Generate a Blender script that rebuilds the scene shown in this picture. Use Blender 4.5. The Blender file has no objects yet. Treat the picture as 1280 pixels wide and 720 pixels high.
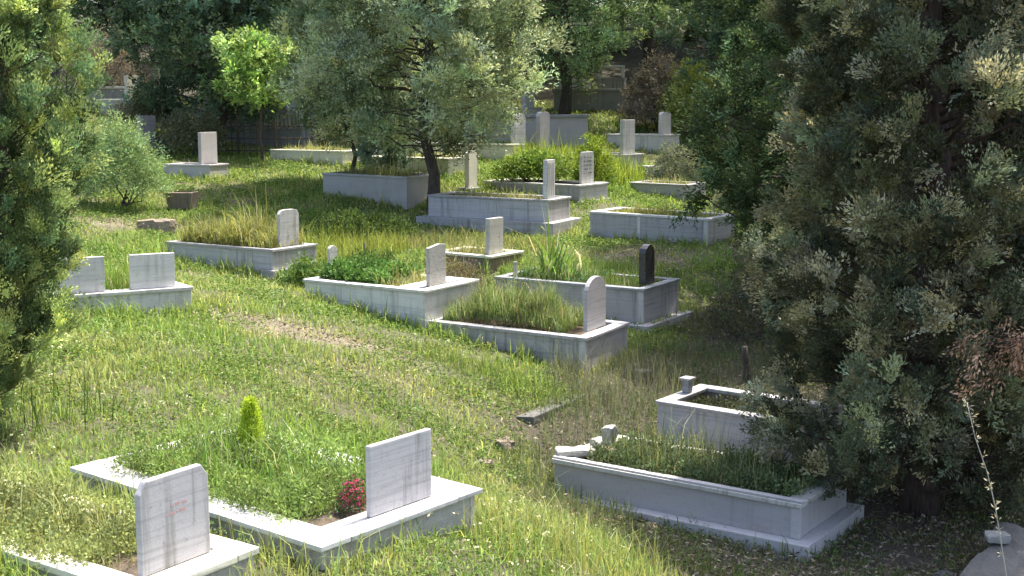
import bpy, bmesh, math, random
import numpy as np
from mathutils import Vector, Matrix
R = math.radians
random.seed(7); rng = np.random.default_rng(11)
S = bpy.context.scene
COL = S.collection

# ------------------------------------------------------------------ camera
cam_d = bpy.data.cameras.new('camera'); cam = bpy.data.objects.new('camera', cam_d); COL.objects.link(cam)
cam.location = (0, 0, 4.0); cam.rotation_euler = (R(90 - 8.5), 0, 0)
cam_d.sensor_width = 36; cam_d.lens = 1590 / 1280 * 36; cam_d.clip_start = .05; cam_d.clip_end = 3000
S.camera = cam
# ------------------------------------------------------------------ sky and sun
SUN_EL, SUN_AZ = 65.0, 48.0            # azimuth counted from +X towards +Y
w = bpy.data.worlds.new('World'); S.world = w; w.use_nodes = True
nt = w.node_tree; bg = nt.nodes['Background']; sky = nt.nodes.new('ShaderNodeTexSky')
sky.sky_type = 'NISHITA'; sky.sun_disc = False; sky.sun_elevation = R(SUN_EL); sky.sun_rotation = R(90 - SUN_AZ)
nt.links.new(sky.outputs[0], bg.inputs[0]); bg.inputs[1].default_value = .15; sky.dust_density = 3.5; sky.ozone_density = .6
sd = bpy.data.lights.new('sun', 'SUN'); sd.energy = 3.7; sd.angle = R(.55); sd.color = (1, .95, .86)
sun = bpy.data.objects.new('sun', sd); COL.objects.link(sun)
sv = Vector((math.cos(R(SUN_EL)) * math.cos(R(SUN_AZ)), math.cos(R(SUN_EL)) * math.sin(R(SUN_AZ)), math.sin(R(SUN_EL))))
sun.rotation_euler = sv.to_track_quat('Z', 'Y').to_euler(); sun.location = (10, 10, 30)
S.view_settings.view_transform = 'Standard'; S.view_settings.look = 'None'; S.view_settings.gamma = 1
S.view_settings.exposure = 1.62
try: S.view_settings.use_curve_mapping = False
except Exception: pass

# ------------------------------------------------------------------ terrain
TP=np.array([(-1.4,5.0,1.80),(-0.75,5.35,1.84),(-0.1,6.3,1.80),(-.3,5.5,1.78),(-2.4,6.9,1.8),(2.0,8.8,.74),(.3,9.85,.80),(-.15,10.3,1.05),(2.9,9.6,.72),(.75,12.75,1.22),(-1.0,13.7,1.2+.28),(-.9,12.3,1.42),
(-2.6,14.8,1.75),(-3.2,16.8,1.56),(-4.8,17.8,1.75),(3.0,19.5,1.76),(1.4,20.6,1.7),(.6,21.5,1.66),(-1.5,22.6,1.8),(1.56,14.86,1.26),(0.0,16.2,1.4),(-3.2,12.5,1.88),(-4.2,11.8,1.95),
(2.4,10.3,.78),(3.4,11.5,.85),(-1.9,23.2,2.0),(-3.7,25,2.25),(-3.7,28,2.5),(-1.3,25.9,2.42),(1.26,23.8,2.05),(2.56,29,2.3),(3.5,25.1,1.95),(-6.1,25.6,2.35),(-5.6,32,2.8),(-9.5,34,3.3),
(-.3,17.2,1.62),(-1.8,18.5,1.75),(.25,7.0,1.50),(3.2,8.0,.78),(2.0,6.5,.8),(2.2,4.5,.9),(0,4,1.4),(-2.8,10,1.9),(-.95,10.6,1.45),(0,11.2,1.15),(-3.2,7.6,1.95),(-5,6,2.2),(-6,12,2.2),(6,8,.7),(7,15,1.2),
(9,22,1.7),(-9,20,2.4),(-12,27,3.0),(11,30,2.4),(0,32,2.85),(6,34,2.9),(-4,36,3.5)],float)
def base(x,y):
    y=np.asarray(y,float)+0*np.asarray(x,float)
    far=np.clip(y-34,0,60)
    return 1.35+.045*np.clip(y-8,-30,26)+.2*far-.0012*far**2+.25*np.sin(np.asarray(x)*.06+y*.03)*np.clip(y/60,0,1)*3
def _U(r2): return .5*r2*np.log(r2+1e-9)
_A=TP[:,:2]; _n=len(TP)
_K=_U(((_A[:,None]-_A[None])**2).sum(-1))+np.eye(_n)*.8
_Pm=np.c_[np.ones(_n),_A]
_M=np.block([[_K,_Pm],[_Pm.T,np.zeros((3,3))]])
_w=np.linalg.solve(_M,np.r_[TP[:,2]-base(TP[:,0],TP[:,1]),0,0,0])
def terrain(x,y):
    x=np.asarray(x,float);y=np.asarray(y,float);sh=np.broadcast(x,y).shape
    x=np.broadcast_to(x,sh).ravel();y=np.broadcast_to(y,sh).ravel()
    r2=(x[:,None]-_A[None,:,0])**2+(y[:,None]-_A[None,:,1])**2
    t=_U(r2)@_w[:_n]+_w[_n]+_w[_n+1]*x+_w[_n+2]*y
    d=np.sqrt(np.clip(np.abs(x)-9,0,None)**2+np.clip(y-33,0,None)**2+np.clip(4-y,0,None)**2)
    k=np.clip(1-d/12,0,1);k=k*k*(3-2*k)
    return (base(x,y)+np.clip(t,-2,2)*k).reshape(sh)
def gz(x, y): return float(terrain(x, y))

# ------------------------------------------------------------------ materials
MATS = {}
def nn(nt, t, **k):
    n = nt.nodes.new(t)
    for a, b in k.items(): setattr(n, a, b)
    return n
def newmat(name):
    m = bpy.data.materials.new(name); m.use_nodes = True; MATS[name] = m
    nt = m.node_tree; b = nt.nodes['Principled BSDF']
    return m, nt, b
def mixc(nt, fac, a, b, mode='MIX'):
    n = nn(nt, 'ShaderNodeMix', data_type='RGBA', blend_type=mode)
    for s, v in ((0, fac), (6, a), (7, b)):
        if hasattr(v, 'is_linked') or hasattr(v, 'links'): nt.links.new(v, n.inputs[s])
        elif isinstance(v, (int, float)): n.inputs[s].default_value = v
        else: n.inputs[s].default_value = (*v, 1)
    return n.outputs[2]
def noise(nt, vec, scale, detail=4, rough=.6, dist=0, w=None):
    n = nn(nt, 'ShaderNodeTexNoise', noise_dimensions='4D' if w is not None else '3D')
    n.inputs['Scale'].default_value = scale; n.inputs['Detail'].default_value = detail
    n.inputs['Roughness'].default_value = rough; n.inputs['Distortion'].default_value = dist
    nt.links.new(vec, n.inputs['Vector'])
    if w is not None: nt.links.new(w, n.inputs['W'])
    return n.outputs['Fac']
def ramp(nt, fac, p0, p1, v0=0., v1=1.):
    n = nn(nt, 'ShaderNodeMapRange'); n.inputs['From Min'].default_value = p0; n.inputs['From Max'].default_value = p1
    n.inputs['To Min'].default_value = v0; n.inputs['To Max'].default_value = v1
    nt.links.new(fac, n.inputs['Value']); return n.outputs[0]
def mapping(nt, vec, sc):
    n = nn(nt, 'ShaderNodeMapping'); n.inputs['Scale'].default_value = sc; nt.links.new(vec, n.inputs[0]); return n.outputs[0]
def mulf(nt, a, b):
    n = nn(nt, 'ShaderNodeMath', operation='MULTIPLY')
    for i, v in enumerate((a, b)):
        if isinstance(v, (int, float)): n.inputs[i].default_value = v
        else: nt.links.new(v, n.inputs[i])
    return n.outputs[0]
def bump(nt, b, h, st=.3, d=.01):
    n = nn(nt, 'ShaderNodeBump'); n.inputs['Strength'].default_value = st; n.inputs['Distance'].default_value = d
    nt.links.new(h, n.inputs['Height']); nt.links.new(n.outputs[0], b.inputs['Normal'])

def marble(name, base, vein, stain, vein_amt=.5, stain_amt=.6, rough=.55, band=9., dirt=.55):
    m, nt, b = newmat(name)
    tc = nn(nt, 'ShaderNodeTexCoord').outputs['Object']
    rnd = mulf(nt, nn(nt, 'ShaderNodeObjectInfo').outputs['Random'], 37.)
    v1 = noise(nt, mapping(nt, tc, (.35, .35, band)), 3., 5, .65, .8, rnd)        # long grey bands of the marble
    c = mixc(nt, ramp(nt, v1, .48, .68, 0, vein_amt), base, vein)
    blot = noise(nt, tc, 2.3, 5, .6, .3, rnd)
    c = mixc(nt, ramp(nt, blot, .42, .75, 0, .45), c, tuple(x * .72 for x in base))
    st = noise(nt, mapping(nt, tc, (14, 14, .9)), 1.3, 4, .6, .2, rnd)              # runs of weather down the faces
    msk = noise(nt, tc, 1.6, 3, .5, 0, rnd)
    c = mixc(nt, mulf(nt, ramp(nt, st, .5, .68, 0, stain_amt), ramp(nt, msk, .38, .6)), c, stain)
    sp = noise(nt, tc, 34, 6, .75, 0, rnd)                                          # lichen and grime specks
    c = mixc(nt, ramp(nt, sp, .57, .72, 0, dirt), c, tuple(x * .45 for x in stain))
    li = noise(nt, tc, 7, 8, .8, .5, rnd)
    c = mixc(nt, ramp(nt, li, .6, .72, 0, dirt * .9), c, (.19, .17, .10))
    rs = noise(nt, tc, 3.1, 6, .7, .6, rnd); c = mixc(nt, ramp(nt, rs, .60, .74, 0, .4), c, (.30, .19, .10))   # rusty runs of earth
    hv = nn(nt, 'ShaderNodeHueSaturation'); nt.links.new(c, hv.inputs['Color']); nt.links.new(ramp(nt, nn(nt, 'ShaderNodeObjectInfo').outputs['Random'], 0, 1, .80, 1.1), hv.inputs['Value'])
    c = hv.outputs[0]
    nt.links.new(c, b.inputs['Base Color'])
    r = ramp(nt, sp, .3, .7, rough - .12, rough + .2); nt.links.new(r, b.inputs['Roughness'])
    bump(nt, b, sp, .6 if dirt > .55 else .35, .02 if dirt > .55 else .006)
    return m
marble('marble_white', (.60, .58, .555), (.34, .335, .345), (.20, .18, .15), .7, .75, band=10)
marble('marble_grey', (.42, .40, .405), (.25, .24, .255), (.13, .12, .105), .85, .85, band=12)
marble('marble_smooth', (.44, .415, .415), (.31, .29, .295), (.22, .20, .18), .35, .3, .5, band=4)
marble('marble_old', (.46, .44, .40), (.27, .26, .24), (.13, .12, .09), .6, .85, .75, dirt=.7)
marble('marble_cream', (.62, .59, .48), (.45, .42, .33), (.24, .20, .13), .4, .5, .6)
marble('marble_dark', (.27, .28, .29), (.12, .12, .13), (.08, .08, .075), .7, .7, .5, dirt=.5)
marble('granite_black', (.028, .028, .03), (.05, .05, .052), (.06, .055, .045), .5, .35, .28, dirt=.3)
marble('concrete', (.33, .315, .285), (.22, .21, .19), (.13, .12, .10), .4, .7, .85, dirt=.6)
marble('concrete_brown', (.24, .19, .14), (.16, .12, .085), (.09, .075, .055), .6, .8, .9, dirt=.6)
marble('rock_pale', (.42, .40, .36), (.28, .27, .24), (.16, .15, .12), .5, .7, .85, dirt=.7)
marble('rock_dark', (.13, .125, .115), (.09, .088, .08), (.06, .06, .05), .5, .7, .85, dirt=.7)

def attrmat(name, rough=.6, trans=.35, spec=.3, tint=(1, 1, 1)):
    m, nt, b = newmat(name)
    a = nn(nt, 'ShaderNodeAttribute', attribute_name='Col').outputs['Color']
    nt.links.new(a, b.inputs['Base Color']); b.inputs['Roughness'].default_value = rough
    b.inputs['Specular IOR Level'].default_value = spec
    if trans:
        t = nn(nt, 'ShaderNodeBsdfTranslucent'); mx = nn(nt, 'ShaderNodeMixShader'); mx.inputs[0].default_value = trans
        c2 = mixc(nt, 1., a, (1.12, 1.12, .8), 'MULTIPLY'); nt.links.new(c2, t.inputs['Color'])
        nt.links.new(b.outputs[0], mx.inputs[1]); nt.links.new(t.outputs[0], mx.inputs[2])
        nt.links.new(mx.outputs[0], nt.nodes['Material Output'].inputs['Surface'])
    return m
attrmat('grass_blade', .65, .42, .15); attrmat('leaf', .6, .32, .2); attrmat('needle', .75, .3, .08); attrmat('petal', .6, .3)
attrmat('litter', .85, .05)

m, nt, b = newmat('bark'); tc = nn(nt, 'ShaderNodeTexCoord').outputs['Object']
n1 = noise(nt, mapping(nt, tc, (9, 9, 1.6)), 3, 6, .7, .4)
nt.links.new(mixc(nt, ramp(nt, n1, .35, .65), (.035, .027, .021), (.115, .09, .072)), b.inputs['Base Color'])
b.inputs['Roughness'].default_value = .9; bump(nt, b, n1, .9, .03)
m, nt, b = newmat('bark_red'); tc = nn(nt, 'ShaderNodeTexCoord').outputs['Object']
n1 = noise(nt, mapping(nt, tc, (12, 12, 1.1)), 3, 6, .7, .4)
nt.links.new(mixc(nt, ramp(nt, n1, .35, .65), (.035, .022, .018), (.12, .078, .058)), b.inputs['Base Color'])
b.inputs['Roughness'].default_value = .9; bump(nt, b, n1, .9, .03)
m, nt, b = newmat('soil'); tc = nn(nt, 'ShaderNodeTexCoord').outputs['Object']
n1 = noise(nt, tc, 9, 8, .7); n2 = noise(nt, tc, 60, 3, .6)
c = mixc(nt, ramp(nt, n1, .35, .65), (.055, .04, .028), (.14, .105, .07))
nt.links.new(mixc(nt, ramp(nt, n2, .6, .75, 0, .7), c, (.25, .21, .15)), b.inputs['Base Color'])
b.inputs['Roughness'].default_value = .95; bump(nt, b, n1, 1, .04)
m, nt, b = newmat('ground'); tc = nn(nt, 'ShaderNodeTexCoord').outputs['Object']
a = nn(nt, 'ShaderNodeAttribute', attribute_name='Col').outputs['Color']
n1 = noise(nt, tc, 2.2, 8, .7, .5); n2 = noise(nt, tc, 26, 6, .75, .3); n3 = noise(nt, tc, 90, 3, .7)
c = mixc(nt, ramp(nt, n1, .4, .62, 0, .55), a, (.10, .078, .05))
c = mixc(nt, ramp(nt, n2, .5, .68, 0, .7), c, (.055, .05, .03))
c = mixc(nt, ramp(nt, n3, .6, .74, 0, .6), c, (.26, .22, .15))
nt.links.new(c, b.inputs['Base Color']); b.inputs['Roughness'].default_value = .95
bump(nt, b, n2, 1, .05)
m, nt, b = newmat('iron'); tc = nn(nt, 'ShaderNodeTexCoord').outputs['Object']
n1 = noise(nt, tc, 12, 4, .6)
nt.links.new(mixc(nt, ramp(nt, n1, .45, .7), (.025, .025, .026), (.09, .05, .03)), b.inputs['Base Color']); b.inputs['Roughness'].default_value = .6
m, nt, b = newmat('ink_red'); b.inputs['Base Color'].default_value = (.42, .26, .25, 1); b.inputs['Roughness'].default_value = .7
m, nt, b = newmat('ink_grey'); b.inputs['Base Color'].default_value = (.16, .16, .17, 1); b.inputs['Roughness'].default_value = .7

# ------------------------------------------------------------------ object helpers
def tag(o, label=None, cat=None, group=None, kind=None):
    for k, v in (('label', label), ('category', cat), ('group', group), ('kind', kind)):
        if v: o[k] = v
    return o
def empty(name, loc, rz=0, label=None, cat=None, group=None):
    o = bpy.data.objects.new(name, None); COL.objects.link(o); o.location = loc; o.rotation_euler = (0, 0, rz)
    o.empty_display_size = .1
    return tag(o, label, cat, group)
def link(name, me, mat, parent=None, label=None):
    o = bpy.data.objects.new(name, me); COL.objects.link(o)
    if mat and not me.materials: me.materials.append(MATS[mat])
    if parent: o.parent = parent
    if label: o['label'] = label
    return o
def bmobj(name, bm, mat, parent=None, bev=0., smooth=False, label=None):
    if bev: bmesh.ops.bevel(bm, geom=bm.edges[:], offset=bev, segments=2, affect='EDGES', profile=.6)
    bmesh.ops.recalc_face_normals(bm, faces=bm.faces[:])
    me = bpy.data.meshes.new(name); bm.to_mesh(me); bm.free()
    if smooth: me.polygons.foreach_set('use_smooth', np.ones(len(me.polygons), bool))
    return link(name, me, mat, parent, label)
def box(name, x0, x1, y0, y1, z0, z1, mat, parent=None, bev=.004, jit=.0015, label=None):
    bm = bmesh.new(); bmesh.ops.create_cube(bm, size=1)
    for v in bm.verts:
        v.co = Vector((x0 + (v.co.x + .5) * (x1 - x0), y0 + (v.co.y + .5) * (y1 - y0), z0 + (v.co.z + .5) * (z1 - z0)))
        if jit: v.co += Vector([random.uniform(-jit, jit) for _ in range(3)])
    return bmobj(name, bm, mat, parent, bev, label=label)
def prism(name, pts, axis, a0, a1, mat, parent=None, bev=.004, label=None):
    """outline pts (u, z) extruded along local x (axis 0) or y (axis 1) from a0 to a1"""
    bm = bmesh.new(); f = []
    for a in (a0, a1):
        f.append([bm.verts.new((a, u, z) if axis == 0 else (u, a, z)) for u, z in pts])
    bm.faces.new(f[0]); bm.faces.new(f[1][::-1])
    n = len(pts)
    for i in range(n): bm.faces.new((f[0][i], f[1][i], f[1][(i + 1) % n], f[0][(i + 1) % n]))
    return bmobj(name, bm, mat, parent, bev, label=label)
def stone_outline(kind, w, h, rag=0):
    a = w / 2
    if kind == 'square': p = [(-a, 0), (a, 0), (a, h), (-a, h)]
    elif kind == 'clip': p = [(-a, 0), (a, 0), (a, h * .87), (a * .8, h), (-a * .8, h), (-a, h * .87)]
    elif kind == 'shoulder': p = [(-a, 0), (a, 0), (a, h * .88), (a * .82, h * .97), (a * .45, h), (-a * .45, h), (-a * .82, h * .97), (-a, h * .88)]
    elif kind == 'round':
        p = [(-a, 0), (a, 0)] + [(a * math.cos(t), h - a * .8 + a * .8 * math.sin(t)) for t in np.linspace(0, math.pi, 13)]
    elif kind == 'point':
        p = [(-a, 0), (a, 0), (a, h * .8), (a * .8, h * .9), (a * .4, h * .97), (0, h), (-a * .4, h * .97), (-a * .8, h * .9), (-a, h * .8)]
    elif kind == 'slant': p = [(-a, 0), (a, 0), (a, h * .97), (a * .3, h), (-a, h * .93)]
    return p
def quadmesh(name, Q, C, mat, parent=None, label=None):
    """Q (N,4,3) quads, C (N,3) colours"""
    N = len(Q); me = bpy.data.meshes.new(name)
    me.vertices.add(N * 4); me.vertices.foreach_set('co', np.ascontiguousarray(Q, np.float32).ravel())
    me.loops.add(N * 4); me.loops.foreach_set('vertex_index', np.arange(N * 4, dtype=np.int32))
    me.polygons.add(N); me.polygons.foreach_set('loop_start', np.arange(0, N * 4, 4, dtype=np.int32))
    me.update(calc_edges=True)
    at = me.color_attributes.new('Col', 'FLOAT_COLOR', 'POINT')
    cc = np.ones((N, 4, 4), np.float32); cc[..., :3] = np.clip(C, 0, 1)[:, None, :]
    at.data.foreach_set('color', cc.ravel())
    return link(name, me, mat, parent, label)
def norm(v): return v / (np.linalg.norm(v, axis=-1, keepdims=True) + 1e-9)
def jitcol(base, n, s=.18, hue=.1):
    c = np.asarray(base, float)
    if c.ndim == 1: c = np.repeat(c[None], n, 0)
    k = np.exp(rng.normal(0, s, (n, 1))); h = rng.normal(0, hue, (n, 1))
    return c * k * np.concatenate([1 + h, 1 + .2 * h, 1 - h], 1)
def leaves(C, D, K, spread, clen, ll, lw, col, tpow=.7, loose=.5, droop=0., fronds=0):
    """each clump: K narrow leaves fanned about direction D from centre C -> quads, colours"""
    N = len(C)
    if fronds:
        fd = norm(D[:, None] + spread * rng.normal(size=(N, fronds, 3))); d = norm(fd[np.arange(N)[:, None], rng.integers(0, fronds, (N, K))] + .10 * rng.normal(size=(N, K, 3)))
    else: d = norm(D[:, None] + spread * rng.normal(size=(N, K, 3)))
    t = (np.broadcast_to(clen, (N,)))[:, None] * rng.random((N, K)) ** tpow
    p = C[:, None] + d * t[..., None]; p[..., 2] -= droop * t * t
    ax = norm(d + loose * rng.normal(size=(N, K, 3))); sd = norm(np.cross(ax, rng.normal(size=(N, K, 3))))
    L = ll * rng.uniform(.6, 1.3, (N, K, 1)); W = lw * rng.uniform(.6, 1.3, (N, K, 1)) / 2
    q = np.stack([p, p + ax * L * .45 + sd * W, p + ax * L, p + ax * L * .45 - sd * W], 2).reshape(-1, 4, 3)
    cc = np.repeat(col, K, 0)
    return q, jitcol(cc, len(cc), .16, .05)
def tubes(name, paths, mat, parent=None, sides=7):
    """paths: list of (points (n,3), radii (n)) -> one mesh"""
    V = []; F = []; b = 0
    for P, r in paths:
        P = np.asarray(P, float); n = len(P); T = norm(np.gradient(P, axis=0))
        ref = np.array([1., 0, 0]) if abs(T[0][0]) < .8 else np.array([0, 1., 0])
        U = norm(np.cross(T, ref)); W = np.cross(T, U)
        a = np.linspace(0, 2 * math.pi, sides, endpoint=False)
        ring = P[:, None] + np.asarray(r)[:, None, None] * (np.cos(a)[None, :, None] * U[:, None] + np.sin(a)[None, :, None] * W[:, None])
        V.append(ring.reshape(-1, 3))
        for i in range(n - 1):
            for j in range(sides):
                k = (j + 1) % sides
                F.append((b + i * sides + j, b + i * sides + k, b + (i + 1) * sides + k, b + (i + 1) * sides + j))
        F.append(tuple(range(b + sides - 1, b - 1, -1))); F.append(tuple(range(b + (n - 1) * sides, b + n * sides)))
        b += n * sides
    me = bpy.data.meshes.new(name); me.from_pydata(np.concatenate(V).tolist(), [], F); me.update()
    me.polygons.foreach_set('use_smooth', np.ones(len(me.polygons), bool))
    return link(name, me, mat, parent)
def curve_pts(p0, p1, n, wob=.03, sag=0.):
    p0 = np.asarray(p0, float); p1 = np.asarray(p1, float); t = np.linspace(0, 1, n)[:, None]
    P = p0 + (p1 - p0) * t; L = np.linalg.norm(p1 - p0)
    P[1:-1] += rng.normal(0, wob * L, (n - 2, 3)); P[:, 2] += (sag * L * 4 * t * (1 - t))[:, 0]
    return P

# ------------------------------------------------------------------ noise for planting
def vnoise(x, y, s, seed=0):
    x = np.asarray(x) / s; y = np.asarray(y) / s
    g = np.random.default_rng(100 + seed).random((64, 64)); xi = np.floor(x).astype(int); yi = np.floor(y).astype(int)
    fx = x - xi; fy = y - yi; fx = fx * fx * (3 - 2 * fx); fy = fy * fy * (3 - 2 * fy)
    a = g[xi % 64, yi % 64]; b_ = g[(xi + 1) % 64, yi % 64]; c = g[xi % 64, (yi + 1) % 64]; d = g[(xi + 1) % 64, (yi + 1) % 64]
    return (a * (1 - fx) + b_ * fx) * (1 - fy) + (c * (1 - fx) + d * fx) * fy
def blob(x, y, cx, cy, rx, ry, a=0.):
    dx = x - cx; dy = y - cy; c, s = math.cos(a), math.sin(a)
    u = (dx * c + dy * s) / rx; v = (-dx * s + dy * c) / ry
    return np.clip(1.3 - np.sqrt(u * u + v * v), 0, 1)
def woods(x, y):
    """0 on the open turf, 1 on the litter-covered earth under the trees on the right"""
    edge = np.interp(y, [4, 8, 9.5, 11, 12.5, 14, 16, 18, 20, 24, 30], [2.2, .6, .25, .15, .85, 1.9, 2.4, 3.2, 3.8, 4.5, 6.])
    return np.clip((x - edge) / .7 + .5 + (vnoise(x, y, .5, 3) - .5) * .9, 0, 1)
def bare(x, y):
    b = np.maximum.reduce([blob(x, y, -1.95, 12.4, 1.1, .55, -.2), .35 * blob(x, y, -1.1, 11.3, .6, .4), .6 * blob(x, y, -6.0, 20.2, 1.2, .8),
                           .8 * blob(x, y, 1.9, 18.6, .8, .8), .8 * blob(x, y, -1.2, 19.3, 1.0, .9), .8 * blob(x, y, .2, 17.8, .8, .5)])
    return np.clip(b * (.6 + .8 * vnoise(x, y, .25, 5)), 0, 1)

# ------------------------------------------------------------------ ground sheet
def ground():
    def axis(lo, hi, n, far):
        core = np.linspace(lo, hi, n); ext = hi + np.geomspace(.4, far, 26); return core, ext
    cx, ex = axis(-14, 14, 200, 900); xs = np.r_[-ex[::-1], cx, ex]
    cy = np.linspace(2, 40, 260); ey = 40 + np.geomspace(.4, 1400, 34); by = 2 - np.geomspace(.4, 200, 14)
    ys = np.r_[by[::-1], cy, ey]
    X, Y = np.meshgrid(xs, ys, indexing='ij'); Z = terrain(X, Y)
    Z = Z + .05 * (vnoise(X, Y, .55, 1) - .5) + .03 * (vnoise(X, Y, .2, 2) - .5) + .5 * (vnoise(X, Y, 9, 4) - .5) * np.clip((Y - 38) / 10, 0, 1)
    n, k = X.shape; V = np.stack([X, Y, Z], -1).reshape(-1, 3)
    i = np.arange(n * k).reshape(n, k); F = np.stack([i[:-1, :-1], i[1:, :-1], i[1:, 1:], i[:-1, 1:]], -1).reshape(-1, 4)
    me = bpy.data.meshes.new('ground'); me.vertices.add(len(V)); me.vertices.foreach_set('co', V.astype(np.float32).ravel())
    me.loops.add(F.size); me.loops.foreach_set('vertex_index', F.astype(np.int32).ravel())
    me.polygons.add(len(F)); me.polygons.foreach_set('loop_start', np.arange(0, F.size, 4, dtype=np.int32)); me.update(calc_edges=True)
    me.polygons.foreach_set('use_smooth', np.ones(len(F), bool))
    wd = woods(V[:, 0], V[:, 1])[:, None]; br = bare(V[:, 0], V[:, 1])[:, None]
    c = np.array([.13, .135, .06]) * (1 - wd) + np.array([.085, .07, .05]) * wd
    c = c * (1 - br) + np.array([.32, .265, .18]) * br
    fr = np.clip((V[:, 1:2] - 34) / 4, 0, 1); c = c * (1 - fr) + np.array([.05, .05, .028]) * fr
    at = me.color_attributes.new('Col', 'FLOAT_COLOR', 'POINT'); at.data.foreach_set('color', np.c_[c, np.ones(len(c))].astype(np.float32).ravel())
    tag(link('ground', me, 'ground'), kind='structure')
ground()
# ------------------------------------------------------------------ graves
FOOT = []            # footprints (cx, cy, yaw, half length, half width, floor z) kept free of turf
def grave(name, B, yaw, L, W, h, mat, label, cope=.17, ct=.035, over=.018, plinth=None, stone=None, foot=None, soil=.05,
          cap=True, group='marble kerbed graves on the slope', cat='grave', soilmat='soil', stonemat=None, coptmat=None, tilt=0.):
    """B = near right top corner (x, y, z); yaw = direction of the long side towards B; local x runs along the length"""
    e = np.array([math.cos(yaw), math.sin(yaw)]); n = np.array([-e[1], e[0]])
    c = np.array(B[:2]) - e * L / 2 + n * W / 2
    pts = [c + e * sx * L / 2 + n * sy * W / 2 for sx in (-1, 0, 1) for sy in (-1, 1)]
    glo = min(gz(*p) for p in pts) - .12
    top = B[2]; z0 = top - h
    root = empty(name, (c[0], c[1], z0), yaw, label, cat, group)
    root.rotation_euler.y = tilt + random.gauss(0, .005); root.rotation_euler.x = random.gauss(0, .006)
    a, b_, T = L / 2, W / 2, top - z0; wt = .035
    lo = glo - z0
    if plinth:
        ph, px = plinth      # height, spread
        box('plinth', -a - px, a + px, -b_ - px, b_ + px, min(lo, -.05), ph, mat, root, .006)
        zb = ph + .0015
    else: zb = lo
    zt = T - (ct if cap else 0)
    for s in (-1, 1):
        box('side_panel', -a, a, s * b_ - (wt if s > 0 else 0), s * b_ + (0 if s > 0 else wt), zb, zt, mat, root, .003)
        box('side_panel', s * a - (wt + .002 if s > 0 else -.002), s * a + (-.002 if s > 0 else wt + .002), -b_ + wt + .001, b_ - wt - .001, zb, zt, mat, root, .003)
    cm = coptmat or mat
    if cap:
        o = over; z1, z2 = zt + .001, T
        for s in (-1, 1):
            box('coping', -a - o, a + o, *sorted((s * (b_ + o), s * (b_ + o - cope))), z1, z2, cm, root, .005)
            box('coping', *sorted((s * (a + o), s * (a + o - cope * 1.15))), -b_ - o + cope + .003, b_ + o - cope - .003, z1, z2 - .002, cm, root, .005)
    # earth fill with an uneven top
    ix, iy = a - wt - .004, b_ - wt - .004; zs = T - soil - (ct if cap else 0)
    bm = bmesh.new(); bmesh.ops.create_grid(bm, x_segments=14, y_segments=8, size=1)
    for v in bm.verts: v.co = Vector((v.co.x * ix, v.co.y * iy, zs + random.uniform(-.012, .012)))
    bmobj('soil', bm, soilmat, root, 0, True)
    for q, spec in ((1, stone), (-1, foot)):
        if not spec: continue
        kind, hw, hh, th, t, inset = spec[:6]
        x = q * (a - inset); yc = -b_ + W * t; pl = [(u + yc, zz + T + .001) for u, zz in stone_outline(kind, hw, hh)]
        prism('headstone' if q > 0 else 'footstone', pl, 0, x - th / 2, x + th / 2, stonemat or mat, root, .006)
    FOOT.append((c[0], c[1], yaw, a + .03, b_ + .03, top - soil - (ct if cap else 0)))
    return root, T, a, b_
def D(v): return R(v)

g0, T0, a0, b0 = grave('grave', (-1.52, 4.96, 2.0), D(-34), 1.9, .64, .3, 'marble_old', 'low grave in the near corner whose clipped-corner headstone has faint red marks', cope=.13,
      stone=('clip', .38, .41, .035, .47, .13), soil=.01, coptmat='marble_cream', stonemat='marble_grey')
g1, T1, a1, b1 = grave('grave', (-.87, 5.56, 1.99), D(-38.7), 1.95, 1.08, .26, 'marble_old', 'wide bright-topped grave overgrown with herbs, square headstone beside red flowers', cope=.19, ct=.028, over=.03,
      stone=('square', .44, .355, .03, .575, .10), soil=.0, coptmat='marble_white', stonemat='marble_grey')
g2, T2, a2, b2 = grave('grave', (2.07, 8.80, 1.11), D(-34.7), 2.10, .95, .27, 'marble_smooth', 'smooth lilac grey marble grave in tree shade with rubble at its left end', cope=.13, plinth=(.0, .11), soil=.03, coptmat='marble_old')
g3, T3, a3, b3 = grave('grave', (.75, 12.75, 1.59), D(-30.2), 1.99, 1.01, .36, 'marble_grey', 'banded marble grave holding a mound of tall grass and a round-topped headstone', cope=.12,
      stone=('round', .44, .56, .05, .5, .15), soil=.04)
g4, T4, a4, b4 = grave('grave', (-.95, 13.65, 1.93), D(-32.9), 1.73, 1.02, .36, 'marble_white', 'pale grave with wide bright end slab and thin footstone in green herbs', cope=.12, ct=.03,
      stone=('slant', .32, .46, .045, .40, .14), foot=('round', .14, .36, .04, .35, .12), soil=.05, stonemat='marble_old')
box('end_slab', a4 - .44, a4 - .165, -b4 + .125, b4 - .125, T4 - .028, T4 + .003, 'marble_white', g4, .004)
g5, T5, a5, b5 = grave('grave', (-3.19, 16.80, 2.0), D(-30.6), 1.94, .91, .45, 'marble_grey', 'two-tier grey marble grave spilling yellow grass, shouldered headstone at its right end', cope=.1, plinth=(.17, .05),
      stone=('shoulder', .40, .50, .05, .52, .13), soil=.03, stonemat='marble_white')
g6, T6, a6, b6 = grave('grave', (3.01, 19.49, 2.17), D(-35), 2.12, .95, .42, 'marble_grey', 'long two-panel marble grave half hidden at right by dark fir branches', cope=.12, soil=.03, coptmat='marble_white')
g7, T7, a7, b7 = grave('grave', (.61, 21.49, 2.30), D(-25.4), 2.32, .95, .68, 'marble_grey', 'tall stepped grave with a narrow ribbed white headstone behind the path', cope=.12, plinth=(.3, .16),
      stone=('square', .34, .66, .08, .35, .14), soil=.04, stonemat='marble_white')
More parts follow.
